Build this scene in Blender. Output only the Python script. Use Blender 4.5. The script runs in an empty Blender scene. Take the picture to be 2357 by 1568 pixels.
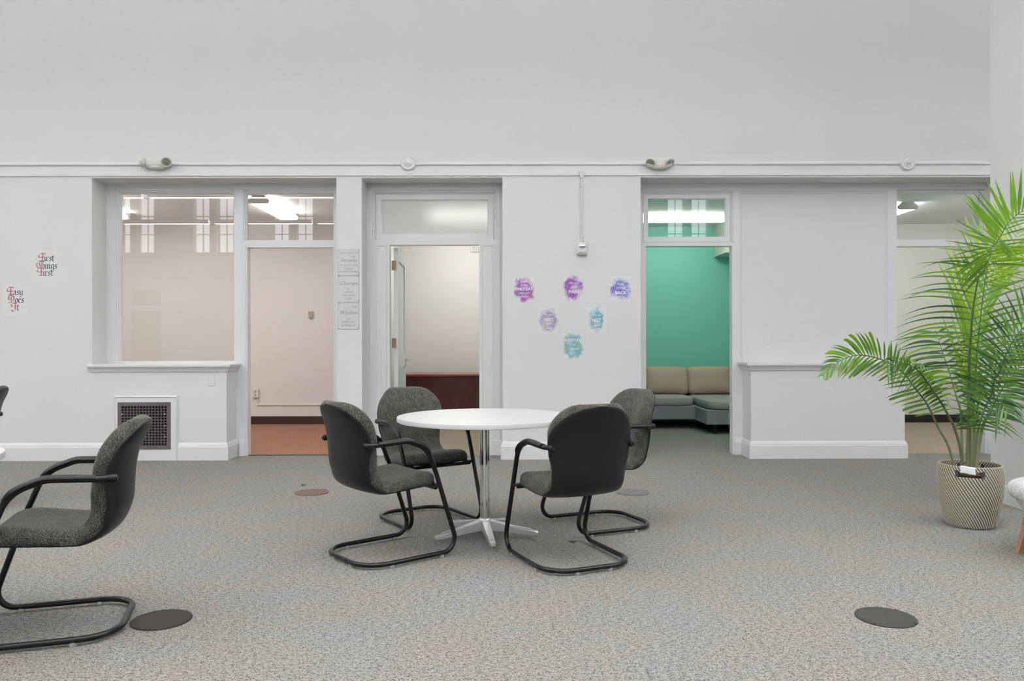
import bpy, bmesh, math, random
from mathutils import Vector, Matrix
random.seed(7)
S = bpy.context.scene
COL = S.collection
PI = math.pi

# ------------------------------------------------------------------ camera
FPX, ROLL, YAW, EYE = 1800.0, 0.0022, 0.0045, 1.22
c_right = Vector((math.cos(YAW), -math.sin(YAW), 0)); c_up = Vector((0, 0, 1)); c_fwd = Vector((math.sin(YAW), math.cos(YAW), 0))
RX = c_right * math.cos(ROLL) - c_up * math.sin(ROLL)
UX = c_up * math.cos(ROLL) + c_right * math.sin(ROLL)
cam_d = bpy.data.cameras.new('camera'); cam = bpy.data.objects.new('camera', cam_d); COL.objects.link(cam)
cam_d.sensor_width = 36; cam_d.lens = 36 * FPX / 2357; cam_d.clip_start = 0.05
m3 = Matrix((RX, UX, -c_fwd)).transposed()
cam.matrix_world = Matrix.Translation((0, 0, EYE)) @ m3.to_4x4()
S.camera = cam

# ------------------------------------------------------------------ world, exposure
S.view_settings.view_transform = 'Standard'; S.view_settings.look = 'None'
S.view_settings.gamma = 1; S.view_settings.use_curve_mapping = False
S.view_settings.exposure = -0.10
W_ = bpy.data.worlds.new('overcast_sky'); S.world = W_; W_.use_nodes = True
W_.node_tree.nodes['Background'].inputs[0].default_value = (0.90, 0.94, 1.0, 1)
W_.node_tree.nodes['Background'].inputs[1].default_value = 5.0
pd = bpy.data.lights.new('window_portal', 'AREA'); pd.shape = 'RECTANGLE'; pd.size = 24; pd.size_y = 2.6
pd.cycles.is_portal = True
po = bpy.data.objects.new('window_portal', pd); COL.objects.link(po)
po.location = (-0.6, -7.35, 5.15); po.rotation_euler = (PI/2, 0, 0)     # faces +y, into the hall
PENDANT = 17.0      # strength of the hall's linear pendants
OFFICE = 14.5       # strength of the office ceiling fixtures

# ------------------------------------------------------------------ measuring helpers
def ray(px, py):
    return (px - 1178.5) * RX + (784 - py) * UX + FPX * c_fwd
def W(px, py, y):
    d = ray(px, py); t = y / d.y
    return d.x * t, EYE + d.z * t
def WX(px, y, py=700): return W(px, py, y)[0]
def WZ(py, y, px=1178): return W(px, py, y)[1]
def P3(px, py, y):
    x, z = W(px, py, y); return Vector((x, y, z))

# ------------------------------------------------------------------ mesh builder
class MB:
    def __init__(s): s.v = []; s.f = []; s.mi = []; s.cur = 0
    def add(s, vs, fs):
        b = len(s.v); s.v += [tuple(p) for p in vs]
        for f in fs: s.f.append(tuple(b + i for i in f)); s.mi.append(s.cur)
    def box(s, x0, x1, y0, y1, z0, z1, M=None):
        vs = [Vector((x, y, z)) for z in (z0, z1) for y in (y0, y1) for x in (x0, x1)]
        if M is not None: vs = [M @ p for p in vs]
        s.add(vs, [(0, 2, 3, 1), (4, 5, 7, 6), (0, 1, 5, 4), (2, 6, 7, 3), (0, 4, 6, 2), (1, 3, 7, 5)])
    def bbox(s, x0, x1, y0, y1, z0, z1, b=0.004, M=None):
        # box with chamfered edges
        def loop(z, i): return [(x0 + i, y0 + 0, z), (x1 - i, y0, z), (x1, y0 + i, z), (x1, y1 - i, z), (x1 - i, y1, z), (x0 + i, y1, z), (x0, y1 - i, z), (x0, y0 + i, z)]
        def inner(z):
            return [(x0 + b, y0 + b, z), (x1 - b, y0 + b, z), (x1 - b, y0 + b, z), (x1 - b, y1 - b, z), (x1 - b, y1 - b, z), (x0 + b, y1 - b, z), (x0 + b, y1 - b, z), (x0 + b, y0 + b, z)]
        L = [inner(z0), loop(z0 + b, b), loop(z1 - b, b), inner(z1)]
        vs = [Vector(p) for l in L for p in l]
        if M is not None: vs = [M @ p for p in vs]
        fs = [tuple(range(7, -1, -1)), tuple(range(24, 32))]
        for k in range(3):
            for i in range(8):
                j = (i + 1) % 8
                fs.append((k*8+i, k*8+j, (k+1)*8+j, (k+1)*8+i))
        s.add(vs, fs)
    def grid(s, rows, closed_u=False, closed_v=False):
        n = len(rows); m = len(rows[0]); vs = [p for r in rows for p in r]; fs = []
        for i in range(n if closed_u else n - 1):
            for j in range(m if closed_v else m - 1):
                a = i*m + j; b_ = i*m + (j+1) % m; c = ((i+1) % n)*m + (j+1) % m; d = ((i+1) % n)*m + j
                fs.append((a, b_, c, d))
        s.add(vs, fs)
    def lathe(s, prof, n=32, M=None, a0=0, cap=True, skip=None):
        rows = []
        for r, z in prof:
            rows.append([Vector((r*math.cos(2*PI*k/n + a0), r*math.sin(2*PI*k/n + a0), z)) for k in range(n)])
        if M is not None: rows = [[M @ p for p in r] for r in rows]
        b = len(s.v); vs = [p for r in rows for p in r]; fs = []
        for i in range(len(rows) - 1):
            for k in range(n):
                if skip and skip(i, k): continue
                k2 = (k+1) % n
                fs.append((i*n+k, i*n+k2, (i+1)*n+k2, (i+1)*n+k))
        if cap:
            if prof[0][0] > 1e-6: fs.append(tuple(range(n-1, -1, -1)))
            if prof[-1][0] > 1e-6: fs.append(tuple((len(rows)-1)*n + k for k in range(n)))
        s.add(vs, fs)
    def tube(s, path, r, n=10, closed=False, flat=1.0, up=None):
        # parallel-transport sweep; r may be a number or a list
        P = [Vector(p) for p in path]; m = len(P); rows = []
        T = []
        for i in range(m):
            if closed: t = P[(i+1) % m] - P[i-1]
            else: t = P[min(i+1, m-1)] - P[max(i-1, 0)]
            T.append(t.normalized())
        nrm = up.copy() if up else (Vector((0, 0, 1)) if abs(T[0].z) < 0.9 else Vector((1, 0, 0)))
        for i in range(m):
            nrm = (nrm - T[i] * nrm.dot(T[i])).normalized()
            bi = T[i].cross(nrm)
            ri = r[i] if isinstance(r, (list, tuple)) else r
            rows.append([P[i] + (nrm * math.sin(2*PI*k/n) * flat + bi * math.cos(2*PI*k/n)) * ri for k in range(n)])
        s.grid(rows, closed_u=closed, closed_v=True)
        if not closed:
            b = len(s.v) - m*n
            s.f.append(tuple(b + k for k in range(n-1, -1, -1))); s.mi.append(s.cur)
            s.f.append(tuple(b + (m-1)*n + k for k in range(n))); s.mi.append(s.cur)
    def run(s, path, prof):
        # moulding: profile (outward, height) along a plan path, outward is to the right of travel
        n = len(path); rows = []
        for i in range(n):
            p = Vector(path[i])
            d0 = (Vector(path[i]) - Vector(path[i-1])).normalized() if i > 0 else None
            d1 = (Vector(path[i+1]) - Vector(path[i])).normalized() if i < n-1 else None
            d0 = d0 or d1; d1 = d1 or d0
            n0 = Vector((d0.y, -d0.x)); n1 = Vector((d1.y, -d1.x))
            k = (n0 + n1); k = k / max(1e-6, k.length_squared) * 2
            rows.append([Vector((p.x + k.x*d, p.y + k.y*d, z)) for d, z in prof])
        s.grid(rows)
        m = len(prof); b = len(s.v) - n*m
        s.f.append(tuple(b + k for k in range(m))); s.mi.append(s.cur)
        s.f.append(tuple(b + (n-1)*m + k for k in range(m-1, -1, -1))); s.mi.append(s.cur)
    def ring(s, rect, prof, y0, w=(1, 1, 1, 1)):
        # stepped frame around rect (x0,x1,z0,z1) in a wall plane; prof = (outward, depth); w = side weights l,r,b,t
        x0, x1, z0, z1 = rect; rows = []
        for d, dep in prof:
            y = y0 + dep
            rows.append([Vector((x0 - d*w[0], y, z0 - d*w[2])), Vector((x1 + d*w[1], y, z0 - d*w[2])),
                         Vector((x1 + d*w[1], y, z1 + d*w[3])), Vector((x0 - d*w[0], y, z1 + d*w[3]))])
        s.grid(rows, closed_v=True)
    def pillow(s, c, h, e1=0.35, e2=0.35, nu=28, nv=14, M=None, sag=0):
        def pw(a, e): return math.copysign(abs(a)**e, a)
        rows = []
        for i in range(nv + 1):
            ph = -PI/2 + PI*i/nv; row = []
            for k in range(nu):
                th = 2*PI*k/nu
                p = Vector((h[0]*pw(math.cos(ph), e1)*pw(math.cos(th), e2), h[1]*pw(math.cos(ph), e1)*pw(math.sin(th), e2), h[2]*pw(math.sin(ph), e1)))
                p = p + Vector(c)
                row.append(M @ p if M is not None else p)
            rows.append(row)
        s.grid(rows, closed_v=True)
    def build(s, name, mats, parent=None, smooth=False, loc=None, angle=0.7):
        me = bpy.data.meshes.new(name); me.from_pydata(s.v, [], s.f)
        for m in (mats if isinstance(mats, (list, tuple)) else [mats]): me.materials.append(m)
        if isinstance(mats, (list, tuple)): me.polygons.foreach_set('material_index', s.mi)
        bm = bmesh.new(); bm.from_mesh(me); bmesh.ops.remove_doubles(bm, verts=bm.verts, dist=1e-6)
        bmesh.ops.recalc_face_normals(bm, faces=bm.faces)
        if smooth:
            for f in bm.faces: f.smooth = True
            for e in bm.edges:
                if len(e.link_faces) == 2 and e.calc_face_angle(0) > angle: e.smooth = False
        bm.to_mesh(me); bm.free()
        o = bpy.data.objects.new(name, me); COL.objects.link(o)
        if parent: o.parent = parent
        if loc is not None: o.location = loc
        return o

def tag(o, label, cat, group=None, kind=None):
    o['label'] = label; o['category'] = cat
    if group: o['group'] = group
    if kind: o['kind'] = kind
    return o
def struct(o): o['kind'] = 'structure'; return o
def thing(name, label, cat, loc=(0, 0, 0), rz=0, group=None):
    o = bpy.data.objects.new(name, None); COL.objects.link(o); o.location = loc; o.rotation_euler = (0, 0, rz)
    o.empty_display_size = 0.1
    return tag(o, label, cat, group)
def dup(root, loc, rz, label):
    r = root.copy(); COL.objects.link(r); r.location = loc; r.rotation_euler = (0, 0, rz); r['label'] = label
    for ch in list(root.children):
        c = ch.copy(); COL.objects.link(c); c.parent = r
        for g in list(ch.children):
            d = g.copy(); COL.objects.link(d); d.parent = c
    return r
def fillet(pts, rad, n=7):
    P = [Vector(p) for p in pts]; out = [P[0]]
    for i in range(1, len(P) - 1):
        r = rad[i-1] if isinstance(rad, (list, tuple)) else rad
        a = (P[i-1] - P[i]); b = (P[i+1] - P[i]); la, lb = a.length, b.length; a /= la; b /= lb
        ang = a.angle(b); t = min(r / math.tan(ang/2), la*0.49, lb*0.49) if ang < 3.1 else 0
        if t < 1e-4: out.append(P[i]); continue
        p0 = P[i] + a*t; p1 = P[i] + b*t; rr = t * math.tan(ang/2)
        c = P[i] + (a + b).normalized() * (rr / math.sin(ang/2))
        u = (p0 - c); v = (p1 - c); th = u.angle(v)
        for k in range(n + 1):
            q = k/n
            out.append(c + (u*math.sin((1-q)*th) + v*math.sin(q*th)) / math.sin(th))
    out.append(P[-1]); return out
def catmull(P, n=8):
    P = [Vector(p) for p in P]; Q = [2*P[0]-P[1]] + P + [2*P[-1]-P[-2]]; out = []
    for i in range(1, len(Q) - 2):
        for k in range(n):
            t = k/n; a, b, c, d = Q[i-1], Q[i], Q[i+1], Q[i+2]
            out.append(0.5*((2*b) + (c-a)*t + (2*a-5*b+4*c-d)*t*t + (3*b-a-3*c+d)*t**3))
    out.append(P[-1]); return out

# ------------------------------------------------------------------ materials
def srgb(r, g, b):
    f = lambda c: (c/255/12.92) if c/255 <= 0.04045 else ((c/255+0.055)/1.055)**2.4
    return (f(r), f(g), f(b), 1)
class NT:
    def __init__(s, name):
        s.m = bpy.data.materials.new(name); s.m.use_nodes = True; s.t = s.m.node_tree; s.n = s.t.nodes
        s.b = s.n['Principled BSDF']; s.out = s.n['Material Output']
    def N(s, typ, **kw):
        n = s.n.new(typ)
        for k, v in kw.items(): setattr(n, k, v)
        return n
    def L(s, a, b): s.t.links.new(a, b)
    def coord(s, scale=(1, 1, 1), kind='Object'):
        tc = s.N('ShaderNodeTexCoord'); mp = s.N('ShaderNodeMapping'); mp.inputs['Scale'].default_value = scale
        s.L(tc.outputs[kind], mp.inputs[0]); return mp.outputs[0]
    def noise(s, vec, scale, detail=2, rough=0.5):
        n = s.N('ShaderNodeTexNoise'); n.inputs['Scale'].default_value = scale; n.inputs['Detail'].default_value = detail
        n.inputs['Roughness'].default_value = rough; s.L(vec, n.inputs['Vector']); return n.outputs['Fac']
    def ramp(s, fac, stops, interp='LINEAR'):
        r = s.N('ShaderNodeValToRGB'); r.color_ramp.interpolation = interp; e = r.color_ramp.elements
        while len(e) < len(stops): e.new(0.5)
        for i, (p, c) in enumerate(stops): e[i].position = p; e[i].color = c
        s.L(fac, r.inputs[0]); return r.outputs[0]
    def math(s, op, a, b=None, c=None):
        n = s.N('ShaderNodeMath', operation=op)
        for i, v in enumerate((a, b, c)):
            if v is None: continue
            if isinstance(v, (int, float)): n.inputs[i].default_value = v
            else: s.L(v, n.inputs[i])
        return n.outputs[0]
    def mix(s, fac, a, b, mode='MIX'):
        n = s.N('ShaderNodeMix', data_type='RGBA', blend_type=mode)
        if isinstance(fac, (int, float)): n.inputs[0].default_value = fac
        else: s.L(fac, n.inputs[0])
        for v, i in ((a, 6), (b, 7)):
            if isinstance(v, tuple): n.inputs[i].default_value = v
            else: s.L(v, n.inputs[i])
        return n.outputs[2]
    def bump(s, h, strength=0.2, dist=0.002):
        b = s.N('ShaderNodeBump'); b.inputs['Strength'].default_value = strength; b.inputs['Distance'].default_value = dist
        s.L(h, b.inputs['Height']); s.L(b.outputs[0], s.b.inputs['Normal'])
    def set(s, **kw):
        for k, v in kw.items():
            i = s.b.inputs[k.replace('_', ' ')]
            if hasattr(v, 'is_output') or hasattr(v, 'links'): s.L(v, i)
            else: i.default_value = v
        return s
def plain(name, col, rough=0.5, metal=0, spec=0.5, bump=0, bscale=60, vary=0.04):
    t = NT(name); v = t.coord(); n = t.noise(v, bscale, 3)
    dark = tuple(c*(1-vary) for c in col[:3]) + (1,); light = tuple(min(1, c*(1+vary)) for c in col[:3]) + (1,)
    t.set(Base_Color=t.ramp(n, [(0.3, dark), (0.7, light)]), Roughness=rough, Metallic=metal)
    t.b.inputs['Specular IOR Level'].default_value = spec
    if bump: t.bump(n, bump, 0.002)
    return t.m

def carpet(name, light, mid, dark, tint=0.15):
    t = NT(name); v = t.coord((1, 1.7, 1))
    a = t.noise(v, 125, 3, 0.72); b = t.noise(v, 40, 2, 0.6)
    mixv = t.math('ADD', t.math('MULTIPLY', a, 0.75), t.math('MULTIPLY', b, 0.25))
    col = t.ramp(mixv, [(0.38, dark), (0.47, mid), (0.545, light), (0.7, light)])
    big = t.noise(t.coord((1, 1, 1)), 2.2, 3)
    warm = t.ramp(big, [(0.35, (0.94, 0.97, 1.0, 1)), (0.65, (1.0, 0.97, 0.93, 1))])
    t.set(Base_Color=t.mix(1.0, col, warm, 'MULTIPLY'), Roughness=0.95)
    t.b.inputs['Specular IOR Level'].default_value = 0.1
    t.bump(a, 0.5, 0.004); return t.m

M = {}
M['wall'] = plain('wall_paint', (0.735, 0.733, 0.727, 1), 0.6, bump=0.06, bscale=35, vary=0.012)
M['trim'] = plain('trim_paint', (0.76, 0.762, 0.768, 1), 0.38, bump=0.02, bscale=25, vary=0.012)
M['office_wall'] = plain('office_paint', (0.72, 0.69, 0.665, 1), 0.6, vary=0.012)
M['office_wall_grey'] = plain('office_grey_paint', (0.66, 0.65, 0.62, 1), 0.6, vary=0.012)
M['teal'] = plain('teal_paint', (0.19, 0.56, 0.47, 1), 0.55, vary=0.02)
M['ceiling'] = plain('ceiling_paint', (0.78, 0.78, 0.77, 1), 0.8, vary=0.01)
M['carpet'] = carpet('grey_carpet', srgb(147, 143, 138), srgb(106, 103, 100), srgb(27, 27, 27))
M['carpet_brown'] = carpet('brown_carpet', srgb(170, 128, 104), srgb(140, 102, 82), srgb(84, 58, 46))
M['carpet_tan'] = carpet('tan_carpet', srgb(170, 154, 136), srgb(140, 126, 112), srgb(78, 68, 60))
M['black_metal'] = plain('black_enamel_tube', (0.005, 0.005, 0.006, 1), 0.28, spec=0.3, vary=0.1)
M['black_plastic'] = plain('black_plastic', (0.006, 0.0063, 0.0075, 1), 0.40, spec=0.25, bump=0.05, bscale=900, vary=0.1)
M['chrome'] = plain('chrome', (0.83, 0.83, 0.84, 1), 0.08, metal=1, vary=0.01)
M['cast'] = plain('polished_aluminium', (0.74, 0.74, 0.75, 1), 0.3, metal=0.65, vary=0.03)
M['laminate'] = plain('white_laminate', (0.53, 0.525, 0.515, 1), 0.4, spec=0.3, vary=0.006)
M['steel'] = plain('brushed_steel', (0.55, 0.54, 0.52, 1), 0.35, metal=1)
M['brass'] = plain('aged_brass', (0.26, 0.18, 0.12, 1), 0.5, metal=0.4)
M['bronze'] = plain('dark_bronze_grille', (0.085, 0.070, 0.068, 1), 0.45, vary=0.08)
M['void'] = plain('duct_shade_paint', (0.006, 0.006, 0.007, 1), 0.9)
M['white_plastic'] = plain('white_plastic', (0.72, 0.71, 0.68, 1), 0.4)
M['cream_plastic'] = plain('cream_plastic', (0.66, 0.64, 0.59, 1), 0.4)
M['lamp_plastic'] = plain('offwhite_plastic', (0.68, 0.665, 0.63, 1), 0.4)
M['beige_plastic'] = plain('beige_plastic', (0.40, 0.34, 0.29, 1), 0.5)
M['grey_plastic'] = plain('grey_plastic', (0.28, 0.29, 0.27, 1), 0.5)
M['dark_base'] = plain('dark_brown_vinyl', (0.035, 0.017, 0.013, 1), 0.45)
M['black_base'] = plain('black_vinyl', (0.012, 0.010, 0.010, 1), 0.45)
M['mahogany'] = plain('mahogany_laminate', (0.085, 0.016, 0.014, 1), 0.25, vary=0.15, bscale=8)
M['mahogany_edge'] = plain('mahogany_edge', (0.26, 0.045, 0.03, 1), 0.2, vary=0.1)
M['paper'] = plain('white_paper', (0.80, 0.80, 0.80, 1), 0.7, vary=0.01)
M['paper_warm'] = plain('offwhite_paper', (0.755, 0.752, 0.745, 1), 0.7, vary=0.01)
M['ink_white'] = plain('white_ink', (0.9, 0.9, 0.92, 1), 0.7)
M['ink_black'] = plain('black_ink', (0.035, 0.037, 0.05, 1), 0.7)
M['ink_red'] = plain('red_ink', (0.48, 0.12, 0.14, 1), 0.7)
M['ink_grey'] = plain('grey_ink', (0.22, 0.22, 0.22, 1), 0.7)
M['wood'] = plain('oiled_walnut', (0.26, 0.14, 0.08, 1), 0.4, vary=0.2, bscale=14)
M['disc_dark'] = plain('dark_cover_metal', (0.030, 0.026, 0.023, 1), 0.6, spec=0.12, vary=0.12, bscale=20)
M['disc_black'] = plain('charcoal_cover_metal', (0.040, 0.039, 0.035, 1), 0.6, spec=0.12, vary=0.12, bscale=20)
M['disc_brown'] = plain('brown_cover_metal', (0.115, 0.075, 0.06, 1), 0.6, spec=0.12, vary=0.08, bscale=14)
M['disc_grey'] = plain('grey_cover_metal', (0.115, 0.118, 0.112, 1), 0.6, spec=0.12, vary=0.08, bscale=14)
M['sofa_tan'] = plain('tan_linen', (0.46, 0.335, 0.265, 1), 0.9, bump=0.25, bscale=420, vary=0.10)
M['sofa_grey'] = plain('blue_grey_tweed', (0.23, 0.225, 0.26, 1), 0.9, bump=0.25, bscale=420, vary=0.16)
M['sofa_seat'] = plain('grey_linen', (0.31, 0.29, 0.285, 1), 0.9, bump=0.25, bscale=420, vary=0.12)
M['piping'] = plain('dark_piping', (0.05, 0.05, 0.05, 1), 0.8)
M['soil'] = plain('potting_soil', (0.03, 0.02, 0.014, 1), 0.95, vary=0.4)
M['pot_brown'] = plain('brown_nursery_pot', (0.12, 0.055, 0.035, 1), 0.5)
M['navy'] = plain('navy_webbing', (0.03, 0.032, 0.05, 1), 0.7)

def fabric(name, dark, light, p0=0.46, p1=0.60):
    t = NT(name); v = t.coord((1, 1, 1)); a = t.noise(v, 300, 1.5, 0.5); b = t.noise(v, 26, 2)
    s = t.math('ADD', a, t.math('MULTIPLY', t.math('SUBTRACT', b, 0.5), 0.18))
    t.set(Base_Color=t.ramp(s, [(p0, dark), (p1, light)]), Roughness=0.95); t.b.inputs['Specular IOR Level'].default_value = 0.1
    t.b.inputs['Sheen Weight'].default_value = 0.1
    t.bump(a, 0.35, 0.002); return t.m
M['fabric'] = fabric('charcoal_speckled_fabric', (0.011, 0.011, 0.012, 1), (0.120, 0.110, 0.092, 1), 0.42, 0.68)
M['tweed'] = fabric('pale_grey_tweed', (0.22, 0.22, 0.23, 1), (0.80, 0.79, 0.78, 1), 0.36, 0.58)

def glass(name, refl=0.085, tint=(0.97, 0.975, 0.97, 1)):
    t = NT(name); t.n.remove(t.b)
    tr = t.N('ShaderNodeBsdfTransparent'); tr.inputs[0].default_value = tint
    gl = t.N('ShaderNodeBsdfGlossy'); gl.inputs['Roughness'].default_value = 0.0
    lw = t.N('ShaderNodeLayerWeight'); lw.inputs[0].default_value = 0.5
    ge = t.N('ShaderNodeNewGeometry')
    p5 = t.math('POWER', lw.outputs['Facing'], 5.0)
    fac = t.math('ADD', t.math('MULTIPLY', p5, 1 - refl), refl)
    fac = t.math('MULTIPLY', fac, t.math('SUBTRACT', 1.0, ge.outputs['Backfacing']))
    mx = t.N('ShaderNodeMixShader'); t.L(fac, mx.inputs[0]); t.L(tr.outputs[0], mx.inputs[1]); t.L(gl.outputs[0], mx.inputs[2])
    t.L(mx.outputs[0], t.out.inputs[0]); return t.m
M['glass'] = glass('window_glass', 0.11)
def frosted():
    t = NT('frosted_glass'); t.n.remove(t.b)
    tl = t.N('ShaderNodeBsdfTranslucent'); tl.inputs[0].default_value = (0.92, 0.92, 0.91, 1)
    rf = t.N('ShaderNodeBsdfRefraction'); rf.inputs['Roughness'].default_value = 0.55; rf.inputs['IOR'].default_value = 1.12
    rf.inputs[0].default_value = (0.9, 0.9, 0.89, 1)
    df = t.N('ShaderNodeBsdfDiffuse'); df.inputs[0].default_value = (0.85, 0.86, 0.87, 1)
    m1 = t.N('ShaderNodeMixShader'); m1.inputs[0].default_value = 0.35; t.L(tl.outputs[0], m1.inputs[1]); t.L(rf.outputs[0], m1.inputs[2])
    m2 = t.N('ShaderNodeMixShader'); m2.inputs[0].default_value = 0.30; t.L(m1.outputs[0], m2.inputs[1]); t.L(df.outputs[0], m2.inputs[2])
    t.L(m2.outputs[0], t.out.inputs[0]); return t.m
M['frosted'] = frosted()
def clear_plastic():
    t = NT('clear_plastic_glide'); t.set(Base_Color=(0.88, 0.88, 0.9, 1), Roughness=0.2, IOR=1.35)
    t.b.inputs['Transmission Weight'].default_value = 0.7; return t.m
M['glide'] = clear_plastic()
def emit(name, col, s):
    t = NT(name); t.set(Base_Color=(0.9, 0.9, 0.9, 1), Roughness=0.5)
    t.b.inputs['Emission Color'].default_value = col; t.b.inputs['Emission Strength'].default_value = s; return t.m
M['lamp'] = emit('pendant_diffuser', (0.965, 0.98, 1.0, 1), PENDANT)
M['lamp_up'] = emit('pendant_uplight', (0.965, 0.98, 1.0, 1), PENDANT * 6.6)
M['lamp_office'] = emit('office_diffuser', (1.0, 0.97, 0.935, 1), OFFICE)
M['lamp_bright'] = emit('bright_office_diffuser', (1.0, 0.97, 0.93, 1), OFFICE * 2.4)
M['lamp_teal'] = emit('teal_room_diffuser', (1.0, 0.97, 0.90, 1), OFFICE * 1.0)
M['led'] = emit('red_led', (1, 0.08, 0.05, 1), 3)

def leaf(name, c0, c1, trans):
    t = NT(name); n = t.noise(t.coord((1, 1, 1)), 6, 2); col = t.ramp(n, [(0.3, c0), (0.7, c1)])
    t.set(Base_Color=col, Roughness=0.38)
    tl = t.N('ShaderNodeBsdfTranslucent'); t.L(t.mix(0.5, col, trans), tl.inputs[0])
    mx = t.N('ShaderNodeMixShader'); mx.inputs[0].default_value = 0.35
    t.L(t.b.outputs[0], mx.inputs[1]); t.L(tl.outputs[0], mx.inputs[2]); t.L(mx.outputs[0], t.out.inputs[0]); return t.m
M['leaf'] = leaf('palm_leaf_green', (0.048, 0.125, 0.018, 1), (0.095, 0.21, 0.03, 1), (0.22, 0.42, 0.03, 1))
M['leaf_dark'] = leaf('palm_leaf_dark', (0.016, 0.058, 0.012, 1), (0.045, 0.12, 0.022, 1), (0.07, 0.2, 0.02, 1))
M['leaf_light'] = leaf('palm_leaf_lime', (0.18, 0.32, 0.013, 1), (0.30, 0.44, 0.025, 1), (0.45, 0.65, 0.03, 1))
M['leaf_mid'] = leaf('palm_leaf_bright', (0.09, 0.225, 0.012, 1), (0.165, 0.32, 0.02, 1), (0.3, 0.55, 0.02, 1))
def stem_mat(name, low, high, z0, z1):
    t = NT(name); g = t.N('ShaderNodeNewGeometry'); sp = t.N('ShaderNodeSeparateXYZ'); t.L(t.coord(), sp.inputs[0])
    f = t.math('DIVIDE', t.math('SUBTRACT', sp.outputs['Z'], z0), z1 - z0)
    t.set(Base_Color=t.ramp(f, [(0.0, low), (1.0, high)]), Roughness=0.45); return t.m
M['stem'] = stem_mat('palm_stem', (0.27, 0.23, 0.17, 1), (0.075, 0.15, 0.04, 1), 0.40, 0.62)
M['stem_dark'] = stem_mat('palm_stem_dark', (0.14, 0.15, 0.07, 1), (0.02, 0.05, 0.02, 1), 0.42, 0.95)
M['stem_light'] = stem_mat('palm_stem_light', (0.27, 0.24, 0.17, 1), (0.16, 0.32, 0.03, 1), 0.40, 1.0)

# ------------------------------------------------------------------ room planes
YF, YR, YG = 8.03, 8.32, 8.36          # hall face of the front wall, face of the recessed frames, glass
ZS, ZC = 2.893, 6.4                     # soffit of the recesses, hall ceiling
XL, XR, YB = -13.0, 12.0, -7.0
YI = 8.46                               # office side of the front wall
YO, YO2 = 11.5, 11.75                   # office back walls
ZO = 2.925
o1l, o1r = WX(212, YF), WX(775, YF)
o2l, o2r = WX(833, YF), WX(1157, YF)
o3l = WX(1475, YF)
l1r = WX(521, YF); l2l, l2r = WX(1728, YF), WX(2082, YF)
ZL = 0.985                              # top of the ledges
xj = WX(570, YR)

b = MB()
b.box(XL, XR, YF, YI, ZS, ZC)
b.box(XL, o1l, YF, YI, 0, ZS); b.box(o1r, o2l, YF, YI, 0, ZS); b.box(o2r, o3l, YF, YI, 0, ZS)
x_right_jamb = WX(2255, YG) + 0.10
b.box(x_right_jamb + 0.02, XR, YF, YI, 0, ZS)
struct(b.build('wall_front', M['wall']))
b = MB(); b.box(o1l, l1r, YF, YR + 0.02, 0, ZL - 0.01); struct(b.build('wall_front_ledge', M['wall']))
b = MB(); b.box(l2l, l2r, YF, YR + 0.02, 0, ZL - 0.01); struct(b.build('wall_front_ledge', M['wall']))

# side walls, back wall with its clerestory windows, ceiling, floor
b = MB(); b.box(XL - 0.2, XL, YB - 0.3, YI, 0, ZC); struct(b.build('wall_left', M['wall']))
b = MB(); b.box(XR, XR + 0.2, YB - 0.3, YI, 0, ZC); struct(b.build('wall_right', M['wall']))
PX0, PX1, PY0, PY1 = 3.69, 4.2, 5.52, 5.97
b = MB(); b.box(PX0, PX1, PY0, PY1, 0, ZC); struct(b.build('wall_pier', M['wall']))
b = MB(); b.box(XL - 0.2, XR + 0.2, YB - 0.3, YI, ZC, ZC + 0.2); struct(b.build('ceiling', M['ceiling']))
b = MB(); b.box(XL, XR, YB, 8.37, -0.1, 0); b.box(WX(1430, YI), 3.75, 8.37, 11.8, -0.1, 0)
struct(b.build('floor', M['carpet']))
for x0, x1, mt in ((-7, -1.66, 'carpet_brown'), (-1.66, WX(1430, YI), 'carpet_tan'), (3.75, XR, 'carpet_tan')):
    b = MB(); b.box(x0, x1, 8.37, 11.8, -0.1, 0); struct(b.build('floor', M[mt]))
wz0, wz1 = 3.9, 6.15; centres = [-11.35 + 2.4*k for k in range(10)]
xs = []
for c in centres: xs += [(c - 0.60, c - 0.10), (c + 0.12, c + 0.62)]
b = MB(); b.box(XL, XR, YB - 0.3, YB, 0, wz0); b.box(XL, XR, YB - 0.3, YB, wz1, ZC)
e = XL
for x0, x1 in xs: b.box(e, x0, YB - 0.3, YB, wz0, wz1); e = x1
b.box(e, XR, YB - 0.3, YB, wz0, wz1)
struct(b.build('wall_back', M['wall']))
for i, (x0, x1) in enumerate(xs):
    b = MB()
    for x in (x0, (x0+x1)/2 - 0.012, x1 - 0.025): b.box(x, x + 0.025, YB - 0.2, YB - 0.15, wz0, wz1)
    for k in range(5):
        z = wz0 + (wz1 - wz0 - 0.03)*k/4; b.box(x0, x1, YB - 0.2, YB - 0.15, z, z + 0.03)
    b.box(x0 - 0.03, x1 + 0.03, YB - 0.04, YB + 0.05, wz0 - 0.05, wz0)
    o = struct(b.build('window_%d' % (10 + i), M['trim']))
    g = MB(); g.box(x0, x1, YB - 0.178, YB - 0.172, wz0, wz1); g.build('window_pane', M['glass'], o)
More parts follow.
